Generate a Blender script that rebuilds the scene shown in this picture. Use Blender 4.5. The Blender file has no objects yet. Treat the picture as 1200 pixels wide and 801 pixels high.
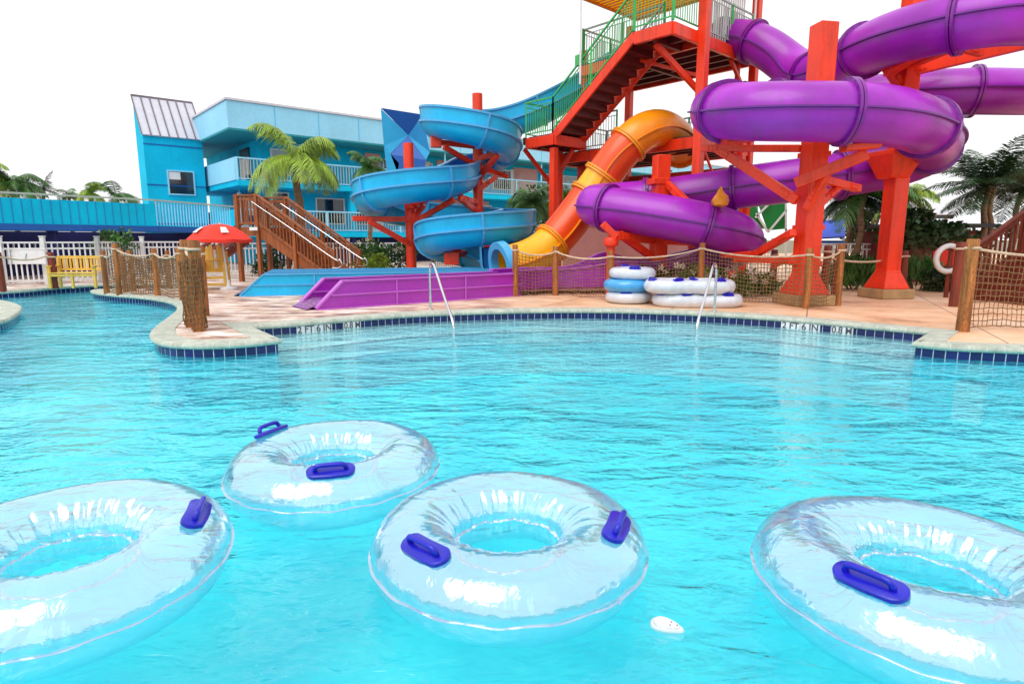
import bpy, math, random
from mathutils import Vector as V, Matrix, geometry
random.seed(7)
R = random.random
U = random.uniform
PI = math.pi
sc = bpy.context.scene
col = sc.collection
F, CX, CY, TH, CAM_H, DZ = 720.0, 600.0, 400.5, math.atan(120/720), 1.5, 0.17
sT, cT = math.sin(TH), math.cos(TH)

# ---------- survey: bearings measured on the photograph turned into places in the world
def ray(px, py):
    u = (px-CX)/F; v = -(py-CY)/F
    return V((u, cT+v*sT, -sT+v*cT))
def P(px, py, Y):
    r = ray(px, py); return r*(Y/r.y)+V((0, 0, CAM_H))
def G(px, py, z=DZ):
    r = ray(px, py); return r*((z-CAM_H)/r.z)+V((0, 0, CAM_H))
def Gxy(px, py, z=DZ):
    g = G(px, py, z); return V((g.x, g.y))

# ---------- materials
def nodes(name):
    m = bpy.data.materials.new(name); m.use_nodes = True
    nt = m.node_tree; nt.nodes.clear()
    return m, nt, lambda t, **k: mk(nt, t, **k)
def mk(nt, t, **k):
    n = nt.nodes.new(t)
    for a, b in k.items():
        if a.startswith('i_'):
            n.inputs[a[2:].replace('_', ' ')].default_value = b
        else: setattr(n, a, b)
    return n
def c4(c): return (c[0], c[1], c[2], 1)
def mat(name, base, rough=.5, metal=0, var=.12, scale=3, fine=.06, bump=.1, bscale=40, coat=0, dirt=None, dirt_amt=.0, stretch=(1, 1, 1), subs=0, spec=.5):
    m, nt, N = nodes(name); L = nt.links.new
    out = N('ShaderNodeOutputMaterial'); b = N('ShaderNodeBsdfPrincipled')
    b.inputs['Roughness'].default_value = rough; b.inputs['Metallic'].default_value = metal
    b.inputs['Coat Weight'].default_value = coat; b.inputs['Coat Roughness'].default_value = .12
    b.inputs['Specular IOR Level'].default_value = spec
    geo = N('ShaderNodeNewGeometry'); mp = N('ShaderNodeMapping'); mp.inputs['Scale'].default_value = stretch
    L(geo.outputs['Position'], mp.inputs['Vector'])
    n1 = N('ShaderNodeTexNoise'); n1.inputs['Scale'].default_value = scale; n1.inputs['Detail'].default_value = 5
    n2 = N('ShaderNodeTexNoise'); n2.inputs['Scale'].default_value = scale*14; n2.inputs['Detail'].default_value = 3
    L(mp.outputs[0], n1.inputs['Vector']); L(mp.outputs[0], n2.inputs['Vector'])
    mr = N('ShaderNodeMapRange'); mr.inputs['From Min'].default_value = .3; mr.inputs['From Max'].default_value = .7
    mr.inputs['To Min'].default_value = 1-var; mr.inputs['To Max'].default_value = 1+var
    L(n1.outputs['Fac'], mr.inputs['Value'])
    mr2 = N('ShaderNodeMapRange'); mr2.inputs['From Min'].default_value = .3; mr2.inputs['From Max'].default_value = .7
    mr2.inputs['To Min'].default_value = 1-fine; mr2.inputs['To Max'].default_value = 1+fine
    L(n2.outputs['Fac'], mr2.inputs['Value'])
    mu = N('ShaderNodeMath', operation='MULTIPLY'); L(mr.outputs[0], mu.inputs[0]); L(mr2.outputs[0], mu.inputs[1])
    vm = N('ShaderNodeVectorMath', operation='SCALE'); vm.inputs[0].default_value = base[:3]; L(mu.outputs[0], vm.inputs['Scale'])
    src = vm.outputs['Vector']
    if dirt is not None:
        n3 = N('ShaderNodeTexNoise'); n3.inputs['Scale'].default_value = scale*.8; n3.inputs['Detail'].default_value = 8; n3.inputs['Roughness'].default_value = .7
        mp2 = N('ShaderNodeMapping'); mp2.inputs['Scale'].default_value = (3, 3, .5); mp2.inputs['Location'].default_value = (4, 9, 2)
        L(geo.outputs['Position'], mp2.inputs['Vector']); L(mp2.outputs[0], n3.inputs['Vector'])
        r3 = N('ShaderNodeMapRange'); r3.inputs['From Min'].default_value = .5; r3.inputs['From Max'].default_value = .75; r3.inputs['To Max'].default_value = dirt_amt
        L(n3.outputs['Fac'], r3.inputs['Value'])
        mx = N('ShaderNodeMix', data_type='RGBA'); L(r3.outputs[0], mx.inputs['Factor']); L(src, mx.inputs['A']); mx.inputs['B'].default_value = c4(dirt)
        src = mx.outputs['Result']
    L(src, b.inputs['Base Color'])
    if bump:
        bn = N('ShaderNodeTexNoise'); bn.inputs['Scale'].default_value = bscale; bn.inputs['Detail'].default_value = 4
        L(mp.outputs[0], bn.inputs['Vector'])
        bp = N('ShaderNodeBump'); bp.inputs['Strength'].default_value = bump; bp.inputs['Distance'].default_value = .01
        L(bn.outputs['Fac'], bp.inputs['Height']); L(bp.outputs[0], b.inputs['Normal'])
    L(b.outputs[0], out.inputs['Surface'])
    return m
M = {}
M['purple'] = mat('purple_fibreglass', (.36, .013, .48), .40, coat=.16, var=.22, scale=1.1, fine=.05, bump=.05, dirt=(.20, .05, .24), dirt_amt=.5)
M['purple_dark'] = mat('purple_flange', (.20, .006, .27), .35, coat=.3, var=.1)
M['purple_seam'] = mat('purple_seam', (.16, .02, .26), .4, var=.1)
M['magenta'] = mat('magenta_flume', (.38, .020, .46), .3, coat=.4, var=.08, scale=1.2, dirt=(.35, .1, .34), dirt_amt=.35)
M['magenta_edge'] = mat('magenta_edge', (.50, .10, .58), .35, var=.06)
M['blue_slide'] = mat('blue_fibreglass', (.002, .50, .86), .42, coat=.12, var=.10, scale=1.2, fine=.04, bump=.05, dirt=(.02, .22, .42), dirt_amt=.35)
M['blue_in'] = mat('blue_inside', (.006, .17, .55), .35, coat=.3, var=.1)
M['blue_edge'] = mat('blue_flange', (.08, .42, .75), .35, var=.06)
M['amber'] = mat('amber_fibreglass', (.95, .30, .003), .36, coat=.2, var=.1, scale=1.4, dirt=(.75, .16, .01), dirt_amt=.5)
M['orange'] = mat('orange_fibreglass', (.90, .078, .003), .36, coat=.2, var=.08, scale=1.4, dirt=(.5, .1, .02), dirt_amt=.3)
M['yellow'] = mat('yellow_fibreglass', (.98, .48, .006), .36, coat=.2, var=.08, scale=1.4, dirt=(.7, .2, .01), dirt_amt=.4)
M['red'] = mat('red_painted_steel', (.92, .042, .004), .45, coat=.15, var=.10, scale=1.6, fine=.06, bump=.08, dirt=(.40, .018, .006), dirt_amt=.75)
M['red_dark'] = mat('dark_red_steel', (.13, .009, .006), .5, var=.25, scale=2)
M['green_rail'] = mat('green_paint', (.04, .42, .10), .4, var=.1)
M['grey_rail'] = mat('pale_paint', (.42, .52, .46), .45, var=.1)
M['deck_dark'] = mat('dark_grating', (.03, .035, .04), .7, var=.3, scale=6)
M['roof_yellow'] = mat('yellow_roof', (.92, .50, .02), .4, var=.08)
M['roof_sheet'] = mat('translucent_yellow_sheet', (.95, .60, .03), .5, var=.06)
_nt = M['roof_sheet'].node_tree; _o = [n for n in _nt.nodes if n.type == 'OUTPUT_MATERIAL'][0]; _b = [n for n in _nt.nodes if n.type == 'BSDF_PRINCIPLED'][0]
_t = _nt.nodes.new('ShaderNodeBsdfTranslucent'); _t.inputs['Color'].default_value = (.98, .66, .03, 1); _m = _nt.nodes.new('ShaderNodeMixShader'); _m.inputs[0].default_value = .7
_nt.links.new(_b.outputs[0], _m.inputs[1]); _nt.links.new(_t.outputs[0], _m.inputs[2]); _nt.links.new(_m.outputs[0], _o.inputs[0])
M['roof_orange'] = mat('orange_roof_edge', (.90, .30, .008), .4, var=.08)
M['bblue'] = mat('blue_stucco', (.004, .54, .84), .75, var=.09, scale=.9, fine=.05, bump=.25, bscale=30, dirt=(.004, .34, .60), dirt_amt=.4, spec=.15)
M['bfascia'] = mat('pale_blue_fascia', (.30, .70, .95), .65, var=.07, scale=.5, fine=.04, bump=.15, dirt=(.25, .6, .78), dirt_amt=.4)
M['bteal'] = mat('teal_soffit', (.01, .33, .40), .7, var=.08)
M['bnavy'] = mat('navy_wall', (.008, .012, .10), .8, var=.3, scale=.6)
M['bedge'] = mat('royal_blue_band', (.002, .10, .42), .6, var=.1)
M['metalroof'] = mat('white_metal_roof', (.62, .62, .70), .4, metal=.2, var=.05)
M['roofseam'] = mat('roof_seam', (.18, .14, .17), .5)
M['glass'] = mat('dark_window_glass', (.012, .018, .035), .06, var=.4, scale=.8, bump=0, spec=.8)
M['curtain'] = mat('pale_curtain', (.45, .50, .55), .8, var=.2, scale=3)
M['pinkwall'] = mat('pink_stucco', (.72, .38, .36), .8, var=.08, scale=1, bump=.2)
M['white'] = mat('white_paint', (.76, .76, .78), .45, var=.06, scale=2, dirt=(.5, .48, .45), dirt_amt=.3)
M['wood'] = mat('stained_timber', (.30, .080, .018), .6, var=.32, scale=3, fine=.22, bump=.5, bscale=25, stretch=(4, 4, .5), dirt=(.08, .025, .012), dirt_amt=.8)
M['woodred'] = mat('red_brown_timber', (.20, .030, .012), .6, var=.3, scale=3, fine=.2, bump=.5, stretch=(4, 4, .5), dirt=(.05, .012, .008), dirt_amt=.7)
M['woodpost'] = mat('golden_brown_post', (.36, .125, .028), .7, var=.5, scale=3, fine=.6, bump=.6, bscale=20, stretch=(5, 5, .5), dirt=(.10, .030, .012), dirt_amt=.85)
M['yellowwood'] = mat('yellow_painted_timber', (.80, .50, .09), .5, var=.12, scale=3, bump=.2, dirt=(.5, .28, .05), dirt_amt=.4)
M['rope'] = mat('manila_rope', (.42, .25, .12), .9, var=.25, scale=8)
M['net'] = mat('rope_net', (.20, .105, .045), .9, var=.3, scale=6)
M['thickrope'] = mat('pale_rope', (.62, .47, .34), .9, var=.2, scale=10, bump=.6, bscale=60)
M['steel'] = mat('brushed_stainless', (.72, .73, .76), .18, metal=1, var=.05, bump=.02)
M['handle'] = mat('royal_blue_vinyl', (.006, .006, .46), .35, coat=.2, var=.1, scale=12, bump=.15)
M['umbrella'] = mat('red_canopy', (.80, .030, .012), .7, var=.08)
M['bark'] = mat('palm_bark', (.22, .14, .085), .9, var=.35, scale=4, bump=.8, bscale=15, stretch=(1, 1, 4))
M['leaf_gold'] = mat('golden_green_frond', (.22, .36, .025), .5, var=.45, scale=1.6, fine=.2, dirt=(.36, .24, .03), dirt_amt=.7)
M['leaf'] = mat('green_frond', (.05, .16, .025), .45, var=.5, scale=1.6, fine=.3, dirt=(.12, .16, .03), dirt_amt=.5)
M['leaf_dark'] = mat('dark_frond', (.020, .060, .018), .4, var=.5, scale=1.6, fine=.3, dirt=(.06, .09, .03), dirt_amt=.5)
M['concrete'] = mat('concrete_footing', (.42, .27, .13), .85, var=.2, scale=4, bump=.4)
M['tan'] = mat('tan_panel', (.55, .40, .26), .7, var=.15)
M['greenpanel'] = mat('green_panel', (.006, .22, .035), .6, var=.2, scale=2)
M['bluecanvas'] = mat('blue_canvas', (.02, .08, .62), .6, var=.12)
M['brickred'] = mat('dark_red_hut', (.13, .016, .012), .8, var=.3, scale=2)
M['basin'] = None
M['flower'] = mat('pale_flower', (.7, .6, .5), .6, var=.2)
M['bluevinyl'] = mat('light_blue_vinyl', (.05, .36, .78), .22, coat=.5, var=.08, scale=6, bump=.3, bscale=12)
M['milkvinyl'] = mat('milky_vinyl', (.62, .66, .74), .22, coat=.5, var=.10, scale=7, fine=.08, bump=.5, bscale=14)
M['panel_dk'] = mat('deep_blue_panel', (.003, .10, .44), .5, var=.06)
M['panel_md'] = mat('mid_blue_panel', (.004, .24, .56), .5, var=.06)
M['panel_lt'] = mat('bright_blue_panel', (.01, .36, .70), .5, var=.06)
M['black'] = mat('black_plastic', (.01, .01, .012), .5)
M['markblack'] = mat('black_lettering', (.07, .065, .09), .6, bump=0)
M['skim'] = mat('white_moulded_plastic', (.74, .75, .78), .3, var=.05)
M['ground'] = mat('sandy_ground', (.22, .19, .12), .9, var=.3, scale=.5, bump=.5)

def deck_mat():
    m, nt, N = nodes('peach_pool_deck'); L = nt.links.new
    out = N('ShaderNodeOutputMaterial'); b = N('ShaderNodeBsdfPrincipled')
    g = N('ShaderNodeNewGeometry')
    n1 = N('ShaderNodeTexNoise'); n1.inputs['Scale'].default_value = .7; n1.inputs['Detail'].default_value = 8; n1.inputs['Roughness'].default_value = .65
    L(g.outputs['Position'], n1.inputs['Vector'])
    cr = N('ShaderNodeValToRGB'); e = cr.color_ramp.elements
    e[0].position = .33; e[0].color = (.42, .20, .115, 1); e[1].position = .66; e[1].color = (.84, .60, .42, 1)
    k = e.new(.46); k.color = (.76, .44, .25, 1)
    L(n1.outputs['Fac'], cr.inputs['Fac'])
    # wear: greyer, lighter, damper towards the flume mouths on the left
    sx = N('ShaderNodeSeparateXYZ'); L(g.outputs['Position'], sx.inputs[0])
    r = N('ShaderNodeMapRange'); r.inputs['From Min'].default_value = 1.5; r.inputs['From Max'].default_value = -3.0
    L(sx.outputs['X'], r.inputs['Value'])
    n2 = N('ShaderNodeTexNoise'); n2.inputs['Scale'].default_value = 2.2; n2.inputs['Detail'].default_value = 9; n2.inputs['Roughness'].default_value = .72
    mp = N('ShaderNodeMapping'); mp.inputs['Scale'].default_value = (.6, 1.6, 1); mp.inputs['Rotation'].default_value = (0, 0, .3)
    L(g.outputs['Position'], mp.inputs[0]); L(mp.outputs[0], n2.inputs['Vector'])
    c2 = N('ShaderNodeValToRGB'); e = c2.color_ramp.elements
    e[0].position = .36; e[0].color = (.16, .065, .05, 1); e[1].position = .60; e[1].color = (.80, .76, .74, 1)
    k = e.new(.44); k.color = (.36, .20, .155, 1); k = e.new(.52); k.color = (.68, .50, .40, 1)
    L(n2.outputs['Fac'], c2.inputs['Fac'])
    mx = N('ShaderNodeMix', data_type='RGBA'); mm = N('ShaderNodeMath', operation='MULTIPLY'); mm.inputs[1].default_value = 1.0
    L(r.outputs[0], mm.inputs[0]); L(mm.outputs[0], mx.inputs['Factor']); L(cr.outputs[0], mx.inputs['A']); L(c2.outputs[0], mx.inputs['B'])
    # expansion joints
    bt = N('ShaderNodeTexBrick'); bt.offset = .0; bt.inputs['Scale'].default_value = .42; bt.inputs['Mortar Size'].default_value = .004; bt.inputs['Brick Width'].default_value = 1; bt.inputs['Row Height'].default_value = 1
    mp3 = N('ShaderNodeMapping'); mp3.inputs['Rotation'].default_value = (0, 0, .45); L(g.outputs['Position'], mp3.inputs[0]); L(mp3.outputs[0], bt.inputs['Vector'])
    m2 = N('ShaderNodeMix', data_type='RGBA'); L(bt.outputs['Fac'], m2.inputs['Factor']); L(mx.outputs['Result'], m2.inputs['A']); m2.inputs['B'].default_value = (.2, .1, .07, 1)
    L(m2.outputs['Result'], b.inputs['Base Color'])
    rr = N('ShaderNodeMapRange'); rr.inputs['From Min'].default_value = .35; rr.inputs['From Max'].default_value = .6; rr.inputs['To Min'].default_value = .25; rr.inputs['To Max'].default_value = .85
    L(n2.outputs['Fac'], rr.inputs['Value']); L(rr.outputs[0], b.inputs['Roughness'])
    n3 = N('ShaderNodeTexNoise'); n3.inputs['Scale'].default_value = 30; n3.inputs['Detail'].default_value = 5; L(g.outputs['Position'], n3.inputs['Vector'])
    bp = N('ShaderNodeBump'); bp.inputs['Strength'].default_value = .5; bp.inputs['Distance'].default_value = .01; L(n3.outputs['Fac'], bp.inputs['Height']); L(bp.outputs[0], b.inputs['Normal'])
    L(b.outputs[0], out.inputs[0]); return m
M['deck'] = deck_mat()

def strip_mat(name, face, grout, w, h, mort, rough, voff=0, bump=.4, alt=None):
    """tiles or stones laid along a UV strip measured in metres"""
    m, nt, N = nodes(name); L = nt.links.new
    out = N('ShaderNodeOutputMaterial'); b = N('ShaderNodeBsdfPrincipled'); b.inputs['Roughness'].default_value = rough
    uv = N('ShaderNodeUVMap'); mp = N('ShaderNodeMapping'); mp.inputs['Location'].default_value = (0, voff, 0); L(uv.outputs[0], mp.inputs[0])
    bt = N('ShaderNodeTexBrick'); bt.offset = 0; bt.inputs['Scale'].default_value = 1; bt.inputs['Brick Width'].default_value = w; bt.inputs['Row Height'].default_value = h
    bt.inputs['Mortar Size'].default_value = mort; bt.inputs['Mortar Smooth'].default_value = .1
    bt.inputs['Color1'].default_value = c4(face); bt.inputs['Color2'].default_value = c4(alt or [x*.7 for x in face]); bt.inputs['Mortar'].default_value = c4(grout)
    L(mp.outputs[0], bt.inputs['Vector'])
    g = N('ShaderNodeNewGeometry'); n = N('ShaderNodeTexNoise'); n.inputs['Scale'].default_value = 9; n.inputs['Detail'].default_value = 7; n.inputs['Roughness'].default_value = .7
    L(g.outputs['Position'], n.inputs['Vector'])
    r = N('ShaderNodeMapRange'); r.inputs['From Min'].default_value = .3; r.inputs['From Max'].default_value = .7; r.inputs['To Min'].default_value = .68; r.inputs['To Max'].default_value = 1.25
    L(n.outputs['Fac'], r.inputs['Value'])
    vm = N('ShaderNodeVectorMath', operation='SCALE'); L(bt.outputs['Color'], vm.inputs[0]); L(r.outputs[0], vm.inputs['Scale'])
    L(vm.outputs[0], b.inputs['Base Color'])
    bp = N('ShaderNodeBump'); bp.inputs['Strength'].default_value = bump; bp.inputs['Distance'].default_value = .008
    inv = N('ShaderNodeMath', operation='SUBTRACT'); inv.inputs[0].default_value = 1; L(bt.outputs['Fac'], inv.inputs[1])
    ad = N('ShaderNodeMath', operation='MULTIPLY_ADD'); L(n.outputs['Fac'], ad.inputs[0]); ad.inputs[1].default_value = .5; L(inv.outputs[0], ad.inputs[2])
    L(ad.outputs[0], bp.inputs['Height']); L(bp.outputs[0], b.inputs['Normal'])
    L(b.outputs[0], out.inputs[0]); return m
M['coping'] = strip_mat('bullnose_coping', (.50, .52, .44), (.66, .66, .60), .19, 4, .004, .75, voff=1, alt=(.42, .46, .39))
M['tile'] = strip_mat('navy_waterline_tile', (.006, .008, .085), (.66, .70, .78), .13, .17, .0045, .15, voff=0, alt=(.01, .012, .14))

def basin_mat():
    m, nt, N = nodes('aqua_pool_plaster'); L = nt.links.new
    out = N('ShaderNodeOutputMaterial'); b = N('ShaderNodeBsdfPrincipled'); b.inputs['Roughness'].default_value = .8
    g = N('ShaderNodeNewGeometry')
    n = N('ShaderNodeTexNoise'); n.inputs['Scale'].default_value = 14; n.inputs['Detail'].default_value = 8; n.inputs['Roughness'].default_value = .75
    n2 = N('ShaderNodeTexNoise'); n2.inputs['Scale'].default_value = 1.3; n2.inputs['Detail'].default_value = 4
    L(g.outputs['Position'], n.inputs['Vector']); L(g.outputs['Position'], n2.inputs['Vector'])
    a = N('ShaderNodeMath', operation='MULTIPLY_ADD'); L(n2.outputs['Fac'], a.inputs[0]); a.inputs[1].default_value = .6
    b2 = N('ShaderNodeMath', operation='MULTIPLY'); L(n.outputs['Fac'], b2.inputs[0]); b2.inputs[1].default_value = .5
    L(b2.outputs[0], a.inputs[2])
    cr = N('ShaderNodeValToRGB'); e = cr.color_ramp.elements
    e[0].position = .38; e[0].color = (.0, .66, .88, 1); e[1].position = .70; e[1].color = (.05, .92, .98, 1)
    L(a.outputs[0], cr.inputs[0]); L(cr.outputs[0], b.inputs['Base Color'])
    L(b.outputs[0], out.inputs[0]); return m
M['basin'] = basin_mat()
M['step'] = mat('pool_step_plaster', (.55, .90, .95), .8, var=.08, scale=3)
M['step_edge'] = mat('step_nosing', (.0, .09, .22), .6, var=.2, scale=4)

def water_mat():
    m, nt, N = nodes('pool_water'); L = nt.links.new
    out = N('ShaderNodeOutputMaterial')
    g = N('ShaderNodeNewGeometry')
    def noise(sc_, loc, st, rot, det, dist=0.0):
        mp = N('ShaderNodeMapping'); mp.inputs['Scale'].default_value = st; mp.inputs['Rotation'].default_value = (0, 0, rot); mp.inputs['Location'].default_value = loc
        L(g.outputs['Position'], mp.inputs[0])
        n = N('ShaderNodeTexNoise'); n.inputs['Scale'].default_value = sc_; n.inputs['Detail'].default_value = det; n.inputs['Distortion'].default_value = dist
        L(mp.outputs[0], n.inputs['Vector']); return n.outputs['Fac']
    a = noise(1.15, (0, 0, 0), (.7, 1.5, 1), .25, 2, .8)
    b = noise(4.2, (3, 1, 0), (.8, 1.5, 1), -.15, 3, .6)
    c = noise(15, (7, 5, 0), (1, 1.4, 1), .1, 3, .3)
    # calm and lively patches
    cal = noise(.35, (2, 8, 0), (1, 1, 1), 0, 2)
    cm = N('ShaderNodeMapRange'); cm.inputs['From Min'].default_value = .35; cm.inputs['From Max'].default_value = .65; cm.inputs['To Min'].default_value = .55; cm.inputs['To Max'].default_value = 1.3
    L(cal, cm.inputs['Value'])
    m1 = N('ShaderNodeMath', operation='MULTIPLY'); L(a, m1.inputs[0]); m1.inputs[1].default_value = 1.0
    m2 = N('ShaderNodeMath', operation='MULTIPLY_ADD'); L(b, m2.inputs[0]); m2.inputs[1].default_value = .54; L(m1.outputs[0], m2.inputs[2])
    m3 = N('ShaderNodeMath', operation='MULTIPLY_ADD'); L(c, m3.inputs[0]); m3.inputs[1].default_value = .13; L(m2.outputs[0], m3.inputs[2])
    m4 = N('ShaderNodeMath', operation='MULTIPLY'); L(m3.outputs[0], m4.inputs[0]); L(cm.outputs[0], m4.inputs[1])
    bp = N('ShaderNodeBump'); bp.inputs['Strength'].default_value = 1; bp.inputs['Distance'].default_value = .095
    L(m4.outputs[0], bp.inputs['Height'])
    fr = N('ShaderNodeFresnel'); L(bp.outputs[0], fr.inputs['Normal']); io = N('ShaderNodeMapRange'); io.inputs['To Min'].default_value = 1.52; io.inputs['To Max'].default_value = 1/1.36; L(g.outputs['Backfacing'], io.inputs['Value']); L(io.outputs[0], fr.inputs['IOR'])
    gl = N('ShaderNodeBsdfGlossy'); gl.inputs['Roughness'].default_value = .02; gl.inputs['Color'].default_value = (.97, .985, 1, 1); L(bp.outputs[0], gl.inputs['Normal'])
    tr = N('ShaderNodeBsdfTransparent'); tr.inputs['Color'].default_value = (.80, .985, 1, 1)
    rf = N('ShaderNodeBsdfRefraction'); rf.inputs['IOR'].default_value = 1.33; rf.inputs['Roughness'].default_value = .0; rf.inputs['Color'].default_value = (.80, .985, 1, 1); L(bp.outputs[0], rf.inputs['Normal'])
    mt = N('ShaderNodeMixShader'); mt.inputs[0].default_value = .40; L(tr.outputs[0], mt.inputs[1]); L(rf.outputs[0], mt.inputs[2])
    mx = N('ShaderNodeMixShader'); L(fr.outputs[0], mx.inputs[0]); L(mt.outputs[0], mx.inputs[1]); L(gl.outputs[0], mx.inputs[2])
    L(mx.outputs[0], out.inputs[0]); return m
M['water'] = water_mat()

def vinyl_mat(name, tint=(.80, .95, 1), milk=.05, gloss=.34):
    m, nt, N = nodes(name); L = nt.links.new
    out = N('ShaderNodeOutputMaterial')
    tc = N('ShaderNodeTexCoord')
    n1 = N('ShaderNodeTexNoise'); n1.inputs['Scale'].default_value = 5; n1.inputs['Detail'].default_value = 4; n1.inputs['Distortion'].default_value = 1.2
    n2 = N('ShaderNodeTexNoise'); n2.inputs['Scale'].default_value = 22; n2.inputs['Detail'].default_value = 3; n2.inputs['Distortion'].default_value = .8
    L(tc.outputs['Object'], n1.inputs['Vector']); L(tc.outputs['Object'], n2.inputs['Vector'])
    ad = N('ShaderNodeMath', operation='MULTIPLY_ADD'); L(n2.outputs['Fac'], ad.inputs[0]); ad.inputs[1].default_value = .25; L(n1.outputs['Fac'], ad.inputs[2])
    bp = N('ShaderNodeBump'); bp.inputs['Strength'].default_value = .4; bp.inputs['Distance'].default_value = .02; L(ad.outputs[0], bp.inputs['Height'])
    fr = N('ShaderNodeFresnel'); L(bp.outputs[0], fr.inputs['Normal']); g = N('ShaderNodeNewGeometry'); io = N('ShaderNodeMapRange'); io.inputs['To Min'].default_value = 1.5; io.inputs['To Max'].default_value = 1/1.5; L(g.outputs['Backfacing'], io.inputs['Value']); L(io.outputs[0], fr.inputs['IOR'])
    fa = N('ShaderNodeMath', operation='ADD', use_clamp=True); L(fr.outputs[0], fa.inputs[0]); gf = N('ShaderNodeMapRange'); gf.inputs['To Min'].default_value = gloss; gf.inputs['To Max'].default_value = gloss*.1; L(g.outputs['Backfacing'], gf.inputs['Value']); L(gf.outputs[0], fa.inputs[1])
    gl = N('ShaderNodeBsdfGlossy'); gl.inputs['Roughness'].default_value = .13; gl.inputs['Color'].default_value = (.93, .96, 1, 1); L(bp.outputs[0], gl.inputs['Normal'])
    tr = N('ShaderNodeBsdfTransparent'); tr.inputs['Color'].default_value = c4(tint)
    df = N('ShaderNodeBsdfDiffuse'); df.inputs['Color'].default_value = (.72, .80, .93, 1)
    mm = N('ShaderNodeMapRange'); mm.inputs['From Min'].default_value = .35; mm.inputs['From Max'].default_value = .65; mm.inputs['To Min'].default_value = milk*.5; mm.inputs['To Max'].default_value = milk*1.7
    L(n1.outputs['Fac'], mm.inputs['Value'])
    m1 = N('ShaderNodeMixShader'); L(mm.outputs[0], m1.inputs[0]); L(tr.outputs[0], m1.inputs[1]); L(df.outputs[0], m1.inputs[2])
    mx = N('ShaderNodeMixShader'); L(fa.outputs[0], mx.inputs[0]); L(m1.outputs[0], mx.inputs[1]); L(gl.outputs[0], mx.inputs[2])
    L(mx.outputs[0], out.inputs[0]); return m
M['vinyl'] = vinyl_mat('clear_vinyl')
M['seamvinyl'] = vinyl_mat('welded_vinyl_seam', (.55, .78, .90), .3, .25)

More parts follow.
